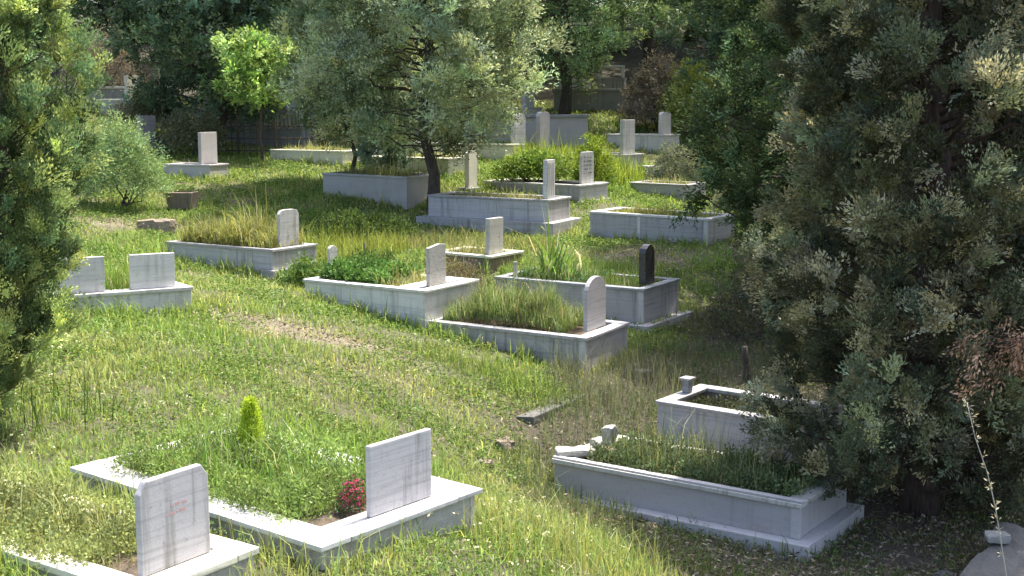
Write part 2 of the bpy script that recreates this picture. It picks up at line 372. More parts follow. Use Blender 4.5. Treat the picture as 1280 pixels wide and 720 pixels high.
g8, T8, a8, b8 = grave('grave', (1.56, 14.86, 1.77), D(-33.5), 2.11, .93, .54, 'marble_grey', 'weathered double-based grave with a small black headstone', cope=.1, plinth=(.12, .14),
      stone=('point', .24, .48, .09, .42, .16), soil=.05, stonemat='granite_black', coptmat='marble_dark')
g10, T10, a10, b10 = grave('grave', (2.44, 10.33, 1.31), D(-37.1), 1.41, .80, .52, 'marble_grey', 'short deep-sided empty grave in shade directly behind the lilac grey one', cope=.12, soil=.12)
g11, T11, a11, b11 = grave('grave', (-1.92, 23.19, 2.59), D(-31), 1.95, 1.05, .6, 'marble_smooth', 'high lilac-grey walled grave left of the pine trunk', cope=.1, soil=.04)
g12, T12, a12, b12 = grave('grave', (-3.71, 27.97, 2.85), D(-30), 2.04, .92, .4, 'marble_cream', 'low beige grave below the slender pine at the back', cope=.14, soil=.01, coptmat='marble_cream')
g13, T13, a13, b13 = grave('grave', (-1.29, 25.86, 2.79), D(-35.9), 2.13, 1.0, .4, 'marble_cream', 'sunlit cream grave just behind the pine trunk', cope=.16, soil=.03)
g14, T14, a14, b14 = grave('grave', (1.26, 23.79, 2.39), D(-36), 2.23, 1.0, .36, 'marble_grey', 'grave filled by a lime green shrub with an inscribed white headstone', cope=.12, plinth=(.05, .06),
      stone=('clip', .42, .60, .06, .45, .13), soil=.03, stonemat='marble_white', coptmat='marble_white')
g15, T15, a15, b15 = grave('grave', (2.56, 29.01, 2.72), D(-36), 1.85, .87, .46, 'marble_grey', 'raised grave with the tall white headstone beside the fir branches', cope=.11, plinth=(.12, .18),
      stone=('square', .52, .78, .09, .4, .14), soil=.04, stonemat='marble_white')
g16, T16, a16, b16 = grave('grave', (3.45, 25.1, 2.31), D(-36), 1.3, .8, .4, 'marble_smooth', 'plain squat grave beside pale shrubs at the edge of the fir', cope=.1, soil=.03)
g19, T19, a19, b19 = grave('grave', (-6.08, 25.64, 2.67), D(-20), 1.1, .68, .36, 'marble_smooth', 'small grave with a tall plain headstone right of the round bush', cope=.12,
      stone=('square', .58, .64, .07, .5, .25), soil=.03)
g21, T21, a21, b21 = grave('grave', (-9.52, 34.13, 3.97), D(-21.6), 1.77, .77, .8, 'marble_dark', 'high dark grave with a stubby pale headstone, furthest left at the back', cope=.1,
      stone=('square', .55, .62, .1, .4, .9), soil=.04, coptmat='marble_cream', stonemat='marble_cream')
gm, Tm, am, bm_ = grave('grave', (-.29, 17.24, 1.86), D(-31.7), .98, .84, .26, 'concrete_brown', 'old brown-sided grave with a stained upright stone and a pale rim', cope=.12,
      stone=('square', .36, .50, .07, .32, .12), soil=.03, stonemat='marble_old', coptmat='marble_cream')
g22, T22, a22, b22 = grave('grave', (-3.25, 31.0, 3.05), D(-30), 1.6, .8, .4, 'marble_cream', 'little cream grave with a broad cream headstone behind the beige one', cope=.12,
      stone=('round', .66, .52, .1, .5, .2), soil=.03)
g23, T23, a23, b23 = grave('grave', (-2.15, 33.2, 3.2), D(-30), 1.5, .8, .4, 'marble_grey', 'shaded grave with a bluish headstone seen under the pine crown', cope=.12,
      stone=('square', .8, .62, .1, .5, .2), soil=.03)
for (x_, y_, z_, yw_, L_, W_, h_, m_, lab_, st_) in (
    (-.15, 28.9, 2.95, -30, 1.7, .85, .4, 'marble_cream', 'low sunlit cream grave just left of the pillar pair', None),
    (-1.9, 28.6, 3.0, -32, 1.6, .85, .4, 'marble_white', 'white grave with a short round stone glimpsed under the pine crown', ('round', .5, .45, .09, .5, .15)),
    (-8.3, 28.8, 3.05, -22, 1.5, .8, .45, 'marble_grey', 'grey grave with a leaning square stone behind the round bush', ('square', .55, .55, .09, .5, .2)),
    (-7.9, 33.6, 3.75, -20, 1.6, .8, .6, 'marble_dark', 'dark high grave left of the railed tomb', ('round', .5, .5, .09, .5, .2)),
    (3.75, 31.6, 3.1, -34, 1.6, .85, .5, 'marble_white', 'white grave behind the raised one, at the fir edge', ('shoulder', .5, .55, .09, .5, .2)),
    (-4.6, 35.2, 4.0, -25, 1.9, .9, .6, 'marble_smooth', 'pale high-walled grave behind the broad cream headstone', ('square', .6, .6, .1, .5, .2)),
    (.4, 34.2, 3.75, -28, 1.8, .9, .55, 'marble_white', 'white grave on the terrace above the pillar pair', ('clip', .55, .6, .1, .5, .2))):
    grave('grave', (x_, y_, z_), D(yw_), L_, W_, h_, m_, lab_, cope=.14, soil=.03, stone=st_)
for (x_, y_, w_, h_, m_, lab_) in ((-.80, 24.75, .30, .72, 'marble_cream', 'stained cream pillar stone just right of the leaning pine trunk'), (-2.42, 25.5, .16, .45, 'marble_white', 'thin white pillar stone behind the lilac walled grave')):
    r_ = empty('pillar_stone', (x_, y_, gz(x_, y_) - .02), D(-30), lab_, 'headstone', 'upright pillar stones')
    box('base', -.14, .14, -w_ * .8, w_ * .8, -.1, .07, 'marble_grey', r_, .006)
    prism('shaft', [(u, z + .071) for u, z in stone_outline('slant', w_, h_)], 0, -.05, .05, m_, r_, .008)
# grave seen from its head end at the left: two square headstones on one broad kerb
yw9 = D(34)
g9, T9, a9, b9 = grave('grave', (-3.19, 12.5, 2.15), yw9, 1.38, 1.0, .34, 'marble_white', 'white double grave at the left with two square headstones on one kerb', cope=.2, soil=.0)
for xc in (a9 - .36, -.36):
    prism('headstone', [(u + xc, zz + T9 + .001) for u, zz in stone_outline('square', .44, .34)], 1, -b9 + .06, -b9 + .11, 'marble_white', g9, .005)

# G0 faint red marks, G14 worn lines: too worn to read, cut strokes only
def strokes(root, x, yc, z0, wid, rows, rh, mat, th=.004):
    bm = bmesh.new()
    for r_ in range(rows):
        y = -wid / 2
        while y < wid / 2 - .02:
            l = random.uniform(.012, .05)
            if random.random() < .75:
                z = z0 - r_ * rh + random.uniform(-.004, .004)
                mt = Matrix.Translation((x, yc + y + l / 2, z)) @ Matrix.Diagonal((th, l * .7, rh * random.uniform(.25, .45), 1))
                bmesh.ops.create_cube(bm, size=1, matrix=mt)
            y += l
    bmobj('inscription', bm, mat, root)
strokes(g14, a14 - .13 + .031, -b14 + 1.0 * .45, T14 + .50, .30, 5, .075, 'ink_grey')
strokes(g0, a0 - .13 + .0176, -b0 + .64 * .47, T0 + .27, .12, 2, .035, 'ink_red', .001)
# ribs on the tall white headstone (G7)
for k in range(4):
    y = -b7 + .95 * .35 - .12 + k * .08
    box('rib', a7 - .14 + .041, a7 - .14 + .049, y - .014, y + .014, T7 + .03, T7 + .62, 'marble_white', g7, .002)
# panel joints and corner posts of G2, G3, G5, G6, G8
for (g, a, b_, z0, z1, xs) in ((g2, a2, b2, .0, T2 - .04, ()), (g3, a3, b3, -.2, T3 - .04, (-a3 + .05,)), (g6, a6, b6, -.1, T6 - .04, (-.15,)), (g8, a8, b8, .125, T8 - .04, (.25,))):
    for s in (1,):
        box('corner_post', a - .07, a + .004, -b_ - .006, -b_ + .028, z0 + .003, z1, 'marble_smooth' if g in (g2, g8) else 'marble_white', g, .003)
    for x in xs: box('corner_post', x - .03, x + .03, -b_ - .006, -b_ + .02, z0 + .003, z1, 'marble_white', g, .003)
# thin lip round the lilac grave's coping and post stubs
box('lip', -a2 - .018, a2 + .018, -b2 + .0, -b2 + .05, T2 + .0015, T2 + .016, 'marble_smooth', g2, .003)
box('post_stub', a2 - .10, a2 - .05, b2 - .12, b2 - .07, T2 - .0, T2 + .07, 'marble_grey', g2, .004)
box('post_stub', -a10 + .02, -a10 + .09, b10 * .1 - .04, b10 * .1 + .04, T10, T10 + .12, 'marble_dark', g10, .006)
box('post_stub', -a10 + .0, -a10 + .11, b10 * .1 - .06, b10 * .1 + .06, T10 + .121, T10 + .14, 'marble_grey', g10, .004)
box('corner_post', a10 - .015, a10 + .02, -b10 - .022, -b10 + .02, .0, T10 + .10, 'marble_cream', g10, .004)
box('post', -a8 + .25, -a8 + .29, -b8 + .03, -b8 + .07, T8 + .001, T8 + .2, 'marble_old', g8, .003)

# two lone pillars standing in front of the dark retaining wall
for i, (x, y, lab) in enumerate(((.15, 30.6, 'brightest plain upright pillar stone, left one of the pair by the dark wall'), (.75, 31.2, 'greyer upright pillar stone, right one of the pair by the dark wall'))):
    r_ = empty('pillar_stone', (x, y, gz(x, y) - .2), D(-30), lab, 'headstone', 'upright pillar stones')
    box('base', -.22, .22, -.34, .34, -.1, .22, 'marble_grey', r_, .006)
    prism('shaft', [(u, z + .221) for u, z in stone_outline('shoulder', .50, .93)], 0, -.06, .06, 'marble_white' if i == 0 else 'marble_smooth', r_, .008)
# retaining walls
def wall(name, x0, x1, y, yaw, h, th, mat, label, capm=None, zoff=0):
    cx, cy = (x0 + x1) / 2, y; z = gz(cx, cy)
    r_ = empty(name, (cx, cy, z), yaw, label, 'wall', 'low terrace walls'); a = (x1 - x0) / 2
    box('masonry', -a, a, 0, th, -.5, h, mat, r_, .01)
    box('cap', -a - .04, a + .04, -.04, th + .04, h + .001, h + .07, capm or mat, r_, .008)
    return r_
wall('terrace_wall', -1.2, 1.9, 32.2, D(-3), .66, .3, 'marble_smooth', 'grey terrace wall with dark cap behind the pillar pair', 'marble_dark')
wall('terrace_wall', 1.2, 4.0, 36.8, D(0), .55, .3, 'concrete', 'brown terrace wall topped by a pale ledge under the right-hand pine', 'concrete')
wall('terrace_wall', -13.2, -9.4, 35.8, D(2), .55, .3, 'concrete', 'pale ledged wall at far left behind the round bush', 'marble_cream')
wall('terrace_wall', -13.5, -10.6, 38.5, D(0), 1.0, .3, 'concrete_brown', 'upper brown wall at far left below the dark trees', 'marble_cream')
# two small far tombs above the right terrace wall
r_, t_, aa, bb = grave('grave', (2.2, 39.0, 4.55), D(-20), .9, .7, .5, 'marble_white', 'little white box grave above the brown terrace wall', cope=.1, soil=.02)
r_, t_, aa, bb = grave('grave', (3.4, 39.0, 4.6), D(-10), .8, .7, .5, 'marble_old', 'small framed grave at the right end above the brown terrace wall', cope=.08, soil=.02)
for s in (-1, 1): box('frame_post', s * (aa - .05) - .04, s * (aa - .05) + .04, -bb + .02, -bb + .1, t_ + .001, t_ + .32, 'marble_white', r_, .005)
box('frame_rail', -aa, aa, -bb + .02, -bb + .1, t_ + .321, t_ + .38, 'marble_white', r_, .005)

# railed family tomb at the back left
x, y = -6.15, 32.4; z = gz(x, y)
fr = empty('railed_tomb', (x, y, z), D(-14), 'long grey tomb with a balustrade of white panels under the lime green tree', 'grave', None)
box('podium', -1.1, 1.1, -.45, .45, -.4, .36, 'marble_dark', fr, .01)
box('top_rail', -1.12, 1.12, -.47, -.37, .78, .84, 'marble_grey', fr, .006)
box('bottom_rail', -1.12, 1.12, -.47, -.37, .361, .41, 'marble_grey', fr, .006)
for q in (-1.08, -.45, .12, 1.06): box('rail_post', q - .04, q + .04, -.46, -.38, .411, .779, 'marble_white', fr, .004)
for q0, q1 in ((-1.02, -.5), (-.4, .07)): box('rail_panel', q0, q1, -.435, -.405, .43, .76, 'marble_smooth', fr, .004)
for k in range(8):
    q = .24 + k * .105; box('baluster', q - .022, q + .022, -.445, -.395, .411, .779, 'marble_smooth', fr, .006)
# dark iron fence in front of it
x, y = -5.9, 29.6; z = gz(x, y)
fe = empty('iron_fence', (x, y, z), D(-6), 'rusty dark iron railing round a plot below the lime green tree', 'fence')
for zz in (.14, .42, .70): box('rail', -1.35, 1.35, -.012, .012, zz, zz + .035, 'iron', fe, 0)
for k in range(19):
    q = -1.32 + k * .1467; hh = .82 if k % 6 else .92
    box('bar' if k % 6 else 'post', q - (.009 if k % 6 else .022), q + (.009 if k % 6 else .022), -.035 if k % 6 == 0 else -.03, .013 + .012 if k % 6 == 0 else -.013, -.15, hh, 'iron', fe, 0)

# loose kerbs, troughs and stones
x, y = -5.68, 21.9
tr = empty('concrete_trough', (x, y, gz(x, y)), D(-8), 'dark-sided concrete trough half sunk in grass right of the round bush', 'trough')
bm = bmesh.new(); bmesh.ops.create_cube(bm, size=1)
for v in bm.verts:
    k = 1 if v.co.z > 0 else .78; v.co = Vector((v.co.x * .48 * k, v.co.y * .34 * k, .15 + v.co.z * .36))
bmesh.ops.delete(bm, geom=[f for f in bm.faces if f.normal.z > .9], context='FACES')
bmesh.ops.solidify(bm, geom=bm.faces[:], thickness=.04)
bmobj('bowl', bm, 'concrete_brown', tr, 0)
box('earth', -.19, .19, -.12, .12, .02, .24, 'soil', tr, .02)
def block(name, x, y, yaw, sx, sy, sz, mat, label, cat='stone', dz=0., jit=.02, tx=0, ty=0, group=None):
    """rough hewn block: subdivided, knocked about, with chipped arrises"""
    bm = bmesh.new(); bmesh.ops.create_cube(bm, size=1); bmesh.ops.subdivide_edges(bm, edges=bm.edges[:], cuts=8, use_grid_fill=True); sd_ = random.randint(0, 40)
    for v in bm.verts:
        p = Vector((v.co.x * sx, v.co.y * sy, v.co.z * sz)); nrm = v.co.length / .866
        p *= 1 - .10 * nrm ** 4; p += Vector([(float(vnoise(p.x + p.z * .7 + 5, p.y - p.z * .5 + 5, .35 * min(sx, sy) + .02, sd_ + k)) - .5) * jit * 3.2 * q_ for k, q_ in ((0, 1), (1, 1), (2, .8))]) + Vector([random.uniform(-jit, jit) * .26 for _ in range(3)])
        v.co = p
    o = bmobj(name, bm, mat, None, 0, False); o.location = (x, y, gz(x, y) + sz * .3 + dz); o.rotation_euler = (tx, ty, yaw)
    return tag(o, label, cat, group)
block('kerb_stone', -5.55, 19.8, D(-20), .62, .22, .24, 'concrete_brown', 'sunken brown kerb block lying in grass below the trough', 'kerb')
r_ = empty('kerb_stone', (.40, 11.7, gz(.40, 11.7)), D(63), 'long grey kerb stone across the shade edge in front of the banded grave', 'kerb')
r_.rotation_euler.y = .03
box('slab', -.62, .02, -.09, .09, -.15, .02, 'rock_dark', r_, .012, .012); box('slab', .04, .60, -.10, .08, -.15, .03, 'rock_dark', r_, .012, .012)
block('kerb_stone', 3.38, 8.05, D(58), 1.5, .62, .28, 'rock_dark', 'rough concrete slab in the bottom right corner', 'slab', dz=.02, jit=.035)
block('stone', -.43, 6.55, D(20), .17, .12, .14, 'rock_dark', 'dark rounded rock at the bottom edge of the picture', jit=.012, dz=.0)
block('stone', -.06, 10.5, D(40), .15, .12, .09, 'concrete_brown', 'pale rounded stone in the weeds left of the lilac grey grave', jit=.015)
block('stone', -.22, 9.95, D(-15), .11, .08, .06, 'concrete_brown', 'small flat grey stone nearest the sunlit turf edge', jit=.012)
block('stone', 1.36, 13.0, D(10), .22, .10, .05, 'concrete', 'flat white marble chip behind the rubble end', jit=.01)
block('stone', 3.35, 16.1, D(12), .42, .14, .06, 'marble_white', 'long white marble fragment under the fir at right', jit=.015)
block('stone', 3.05, 16.5, D(40), .13, .10, .06, 'marble_white', 'small white fragment left of the long white one', jit=.01)
block('stone', 2.95, 8.3, D(30), .16, .10, .05, 'rock_dark', 'dark worn cobble beside the corner slab', jit=.01, dz=.0)
block('stone', 3.34, 8.42, D(0), .15, .12, .05, 'concrete', 'oval white stone lying on the corner slab', jit=.008, dz=.24)
# broken pieces on the left end of the lilac grave
e2 = np.array([math.cos(D(-34.7)), math.sin(D(-34.7))]); n2 = np.array([-e2[1], e2[0]]); c2 = np.array([2.07, 8.80]) - e2 * 1.05 + n2 * .475
def on2(u, v): p = c2 + e2 * u + n2 * v; return float(p[0]), float(p[1])
for (u, v, yw, sx, sy, sz, dz, m_, lab) in ((-.98, -.28, 10, .30, .16, .05, .0, 'rock_pale', 'bright broken coping piece on the left corner of the lilac grave'),
        (-.84, .05, 60, .10, .09, .16, .03, 'rock_pale', 'small upright pale stump among the rubble'),
        (-.92, .12, 35, .22, .16, .06, -.01, 'rock_pale', 'grey broken slab behind the bright coping piece'),
        (-.75, -.1, 0, .16, .12, .05, .0, 'concrete_brown', 'brown brick fragment among the rubble')):
    x, y = on2(u, v); o = block('stone_fragment', x, y, D(yw), sx, sy, sz, m_, lab, 'rubble', jit=.012, group='broken stones on the lilac grave')
    o.location.z = 1.11 + sz / 2 + dz - .005
# posts and stumps
x, y = -1.95, 16.7
o = tubes('stake', [(curve_pts((0, 0, -.1), (.0, .0, .52), 5, .004), np.full(5, .013))], 'bark'); o.location = (x, y, gz(x, y)); tag(o, 'thin upright stake in the shade behind the pale grave', 'stake')
x, y = 2.46, 12.95
o = tubes('stump', [(curve_pts((0, 0, -.1), (-.05, .0, .40), 6, .02), np.linspace(.055, .03, 6))], 'bark'); o.location = (x, y, gz(x, y)); tag(o, 'dark broken sapling stump under the fir', 'stump')
x, y = 2.92, 27.6; r_ = empty('corner_pier', (x, y, gz(x, y)), D(-30), 'short grey square pier beside the pale shrubs', 'pier')
box('shaft', -.1, .1, -.1, .1, -.2, .33, 'marble_dark', r_, .008); box('cap', -.13, .13, -.13, .13, .331, .38, 'marble_grey', r_, .006)
# ------------------------------------------------------------------ turf
def inside_graves(x, y, mar=0.0):
    m_ = np.zeros(len(x), bool)
    for cx, cy, yw, a, b_, _ in FOOT:
        c, s = math.cos(yw), math.sin(yw); u = (x - cx) * c + (y - cy) * s; v = -(x - cx) * s + (y - cy) * c
        m_ |= (np.abs(u) < a + mar) & (np.abs(v) < b_ + mar)
    return m_
def blades(name, x, y, z, h, wid, col, mat, lean=.35, parent=None, tip=1.25):
    """bent tapering blades: quad + tip triangle each"""
    N = len(x); az = rng.uniform(0, 2 * math.pi, N); d = np.stack([np.cos(az), np.sin(az), 0 * az], 1)
    fa = az + rng.normal(math.pi / 2, .5, N); s = np.stack([np.cos(fa), np.sin(fa), 0 * fa], 1) * (wid / 2)[:, None]
    ln = (np.abs(rng.normal(0, lean, N)) + .05)
    b0_ = np.stack([x, y, z], 1); up = np.array([0, 0, 1.])
    m1 = b0_ + up * (h * .55)[:, None] + d * (h * ln * .3)[:, None]; t1 = b0_ + up * (h * np.clip(1 - ln * .35, .3, 1))[:, None] + d * (h * ln * .95)[:, None]
    V = np.stack([b0_ - s, b0_ + s, m1 + s * .8, m1 - s * .8, t1], 1).reshape(-1, 3)
    i = np.arange(N, dtype=np.int32) * 5
    Lq = np.stack([i, i + 1, i + 2, i + 3], 1).ravel(); Lt = np.stack([i + 3, i + 2, i + 4], 1).ravel()
    me = bpy.data.meshes.new(name); me.vertices.add(5 * N); me.vertices.foreach_set('co', V.astype(np.float32).ravel())
    me.loops.add(7 * N); me.loops.foreach_set('vertex_index', np.r_[Lq, Lt].astype(np.int32))
    me.polygons.add(2 * N); me.polygons.foreach_set('loop_start', np.r_[np.arange(N) * 4, 4 * N + np.arange(N) * 3].astype(np.int32)); me.update(calc_edges=True)
    cc = np.ones((N, 5, 4), np.float32); cc[..., :3] = np.clip(col, 0, 1)[:, None]; cc[:, 4, :3] *= tip
    me.color_attributes.new('Col', 'FLOAT_COLOR', 'POINT').data.foreach_set('color', cc.ravel())
    return link(name, me, mat, parent)
GREEN = np.array([.24, .32, .085]); LUSH = np.array([.19, .30, .065]); YEL = np.array([.36, .37, .15]); STRAW = np.array([.47, .43, .28]); DEEP = np.array([.06, .11, .022])
def field(n, y0, y1, k=.43, off=1.3):
    y = y0 * (y1 / y0) ** rng.random(n * 2); hw = k * y + off; x = rng.uniform(-1, 1, n * 2) * (k * y1 + off)
    ok = np.abs(x) < hw; return x[ok][:n], y[ok][:n]
def turf():
    x, y = field(640000, 4.2, 38)
    wd = woods(x, y); br = bare(x, y)
    cl = vnoise(x, y, .34, 8) * .6 + vnoise(x, y, .11, 9) * .4; big = vnoise(x, y, 1.3, 10)
    keep = rng.random(len(x)) < np.clip((1 - wd * np.where(y < 9.3, .3, .55)) * (1 - br * .9) * np.clip((cl - .12) * 4, .3, 1) * (1 - .35 * (big < .3)), 0, 1)
    keep &= ~inside_graves(x, y, .01)
    fx = []; fy = []                                   # fringe left unmown against the kerbs
    for cx, cy, yw, a, b_, _ in FOOT:
        n = int(1500 * min(1, 14 / cy)); t = rng.uniform(-1, 1, n); sgn = rng.choice([-1, 1], n); o = np.abs(rng.normal(0, .05, n)) + .02; lng = rng.random(n) < a / (a + b_)
        u = np.where(lng, t * a, sgn * (a + o)); v = np.where(lng, sgn * (b_ + o), t * b_); c, s = math.cos(yw), math.sin(yw); k = vnoise(u + cx, v + cy, .16, 50) > .42
        fx.append((cx + u * c - v * s)[k]); fy.append((cy + u * s + v * c)[k])
    fx = np.concatenate(fx); fy = np.concatenate(fy); k = ~inside_graves(fx, fy, .01); fx, fy = fx[k], fy[k]; nf = len(fx)
    x, y, wd, br, cl, big, keep = [np.r_[p_, q_] for p_, q_ in ((x, fx), (y, fy), (wd, woods(fx, fy) * .7), (br, 0 * fx), (cl, .35 + .6 * rng.random(nf)), (big, .5 + .4 * rng.random(nf)), (keep, np.ones(nf, bool)))]
    frn = np.r_[np.zeros(len(x) - nf), np.ones(nf)][keep]
    x, y, wd, br, cl, big = [a[keep] for a in (x, y, wd, br, cl, big)]
    N = len(x); z = terrain(x, y) - .01
    h = (.038 + .065 * cl * cl * 1.3 + .03 * big) * np.exp(rng.normal(0, .3, N)) * (1 - .45 * wd) * (1 - .5 * br)
    h += .10 * blob(x, y, -3.2, 18.6, 2.6, 2.0) + .12 * blob(x, y, 1.4, 27, 1.8, 1.6) + .06 * blob(x, y, .2, 7.4, .8, .8) + .05 * blob(x, y, -2.6, 6.3, .9, 1.2)
    h *= 1 + .45 * frn
    wid = .004 + .00058 * y * rng.uniform(.7, 1.3, N)
    dry = np.clip(vnoise(x, y, .8, 12) * 1.5 - .5 + br * .8 + .2 * rng.random(N) + .3 * wd, 0, 1)[:, None]
    lush = np.clip(vnoise(x, y, 1.6, 13) * 1.6 - .5, 0, 1)[:, None]
    c = GREEN * (1 - lush) + LUSH * lush; c = c * (1 - dry * .75) + YEL * dry * .75
    st = (rng.random(N) < .03 + .25 * br + .12 * wd)[:, None]; c = np.where(st, STRAW, c)
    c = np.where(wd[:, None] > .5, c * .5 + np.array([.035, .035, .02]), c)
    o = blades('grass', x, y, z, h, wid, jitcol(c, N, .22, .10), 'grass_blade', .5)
    tag(o, 'rough sunlit meadow grass between the graves', kind='stuff')
turf()
def groundcover():
    """small round-leaved weeds knitting the turf together"""
    x, y = field(330000, 4.2, 30); wd = woods(x, y); br = bare(x, y)
    p = np.clip(vnoise(x, y, .45, 21) * 2.2 - .75, 0, 1) * (1 - .65 * wd) * (1 - br)
    k = (rng.random(len(x)) < p) & ~inside_graves(x, y, .02); x, y, wd = x[k], y[k], wd[k]; N = len(x)
    z = terrain(x, y) + rng.random(N) * .07 + .06 * blob(x, y, -2.2, 5.6, .9, .9)
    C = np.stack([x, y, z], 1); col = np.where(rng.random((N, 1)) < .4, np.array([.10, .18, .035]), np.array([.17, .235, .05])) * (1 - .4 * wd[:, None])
    q, c = leaves(C, np.repeat([[0, 0, 1.]], N, 0), 3, .9, .02, 1, 1, col)
    sc = (.010 + .0013 * y); s = np.repeat(sc, 3)[:, None, None]; c0 = q[:, :1]; q = c0 + (q - c0) * s * np.array([1, 1, .6])
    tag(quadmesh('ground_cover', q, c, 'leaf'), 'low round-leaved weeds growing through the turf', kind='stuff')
    # tiny pale flowers and seed heads in the grass
    x, y = field(9000, 4.5, 20); k = (rng.random(len(x)) < np.clip(vnoise(x, y, .7, 31) * 2 - .7, 0, 1)) & ~inside_graves(x, y) & (woods(x, y) < .5); x, y = x[k], y[k]; N = len(x)
    C = np.stack([x, y, terrain(x, y) + rng.uniform(.06, .17, N)], 1)
    q, c = leaves(C, np.repeat([[0, 0, 1.]], N, 0), 3, 1.5, .008, .016, .012, np.repeat([[.62, .58, .36]], N, 0))
    tag(quadmesh('meadow_flowers', q, c, 'petal'), 'tiny pale flower heads scattered in the sunny grass', kind='stuff')
groundcover()
def litter():
    x, y = field(240000, 4.4, 30); wd = woods(x, y); br = bare(x, y)
    k = (rng.random(len(x)) < wd * .75 + br * .55 + .05) & ~inside_graves(x, y, -.04); x, y = x[k], y[k]; N = len(x)
    C = np.stack([x, y, terrain(x, y) + .012 + .03 * rng.random(N)], 1)
    pal = np.array([[.16, .115, .075], [.24, .18, .12], [.10, .075, .055], [.31, .26, .19], [.12, .11, .06]])
    q, c = leaves(C, rng.normal(size=(N, 3)) * [1, 1, .12], 1, .1, .01, .045, .014, pal[rng.integers(0, 5, N)], loose=.25)
    tag(quadmesh('leaf_litter', q, c, 'litter'), 'brown needles, twigs and dead leaves on the shaded earth', kind='stuff')
litter()

# tall dry weeds in the shade, between the banded grave and the lilac one, and seedheads elsewhere
def tall_weeds(name, label, cx, cy, rx, ry, n, h, col, ang=0., wid=.006, heads=True, z=None):
    r = np.sqrt(rng.random(n)); t = rng.uniform(0, 2 * math.pi, n); u = r * np.cos(t) * rx; v = r * np.sin(t) * ry
    x = cx + u * math.cos(ang) - v * math.sin(ang); y = cy + u * math.sin(ang) + v * math.cos(ang)
    k = ~inside_graves(x, y, .03) if z is None else np.ones(n, bool); x, y = x[k], y[k]; n = len(x); zz = terrain(x, y) - .01 if z is None else np.full(n, z)
    hh = h * np.exp(rng.normal(0, .28, n)); o = blades(name, x, y, zz, hh, np.full(n, wid), jitcol(col, n, .25, .08), 'grass_blade', .35)
    tag(o, label, kind='stuff')
    return o
W1 = np.array([.17, .175, .115])
tall_weeds('tall_weeds', 'tall thin dry weeds beside the end of the banded grave', 1.05, 12.35, .75, .7, 900, .34, W1, 0, .0045)
tall_weeds('tall_weeds', 'sparse dry stems between the rubble and the mound grave', .95, 11.2, .7, 1.0, 1500, .22, np.array([.15, .18, .09]), 0, .0045)
tall_weeds('tall_weeds', 'yellow seeding grass in front of the bright-topped grave', .25, 6.7, .75, .8, 1500, .20, np.array([.30, .31, .11]))
tall_weeds('tall_weeds', 'thin seeding stems along the near side of the bright-topped grave', -1.35, 5.6, .35, .18, 110, .26, np.array([.26, .27, .10]), D(-38), .005)
tall_weeds('tall_weeds', 'dark thin stems beside the left cypress', -2.9, 8.2, .35, .6, 60, .34, DEEP, 0, .007)
tall_weeds('tall_weeds', 'greyish weeds over the litter between kerb stone and lilac grave', .45, 9.9, .45, .9, 1500, .15, np.array([.15, .18, .08]), D(20), .005)
tall_weeds('tall_weeds', 'thin weeds on the shaded slope under the fir', 2.0, 13.4, 1.3, .8, 2200, .16, np.array([.13, .16, .08]), 0, .006)
tall_weeds('tall_weeds', 'weeds hiding the foot of the lilac grey grave', .75, 8.0, .9, .4, 500, .13, np.array([.15, .17, .06]), D(-34))
tall_weeds('tall_weeds', 'rank green grass at the foot of the banded grave', -.3, 12.2, .9, .3, 900, .16, GREEN * .8, D(-30))
tall_weeds('tall_weeds', 'yellow green grass mound behind the two-tier grave', -3.2, 18.6, 1.7, 1.1, 5200, .26, np.array([.24, .27, .06]), 0, .011)
tall_weeds('tall_weeds', 'bright tall grass bank before the fir at the back', 1.45, 27.9, 1.0, 1.9, 4000, .45, np.array([.24, .30, .055]), D(35), .015)
tall_weeds('tall_weeds', 'grass growing round the pale low grave ends', -.6, 19.3, 1.3, 1.1, 1500, .22, np.array([.24, .24, .09]), 0, .010)
tall_weeds('tall_weeds', 'grass clump behind the black headstone grave', .9, 17.2, 1.0, .8, 2600, .2, GREEN * .95, 0, .009)

# ------------------------------------------------------------------ planting inside the graves
def local(root, u, v, z):
    c, s = math.cos(root.rotation_euler.z), math.sin(root.rotation_euler.z)
    return root.location.x + u * c - v * s, root.location.y + u * s + v * c, root.location.z + z
def plot_grass(root, T, a, b_, n, h, col, label, wid=.006, z=-.05, rx=.86, ry=.72, u0=0., mound=0., lean=.35, sx=1.):
    u = rng.uniform(-1, 1, n) * a * rx * sx + u0; v = rng.uniform(-1, 1, n) * b_ * ry
    m_ = 1 - (u - u0) ** 2 / (a * rx * sx) ** 2 * .8; hh = h * np.exp(rng.normal(0, .4, n)) * (.5 + .5 * m_) * (.45 + 1.1 * vnoise(u + 9, v + 9, .14, 70 + n % 9)); col = np.where(rng.random((n, 1)) < .16, STRAW * .8, np.asarray(col)) * (.75 + .6 * vnoise(u + 3, v + 3, .2, 60 + n % 7))[:, None]
    x, y, zz = local(root, u, v, T + z); zz = zz + mound * m_ * (1 - (v / b_) ** 2)
    tag(blades('grave_grass', x, y, zz, hh, np.full(n, wid), jitcol(col, n, .25, .1), 'grass_blade', lean), label, kind='stuff')
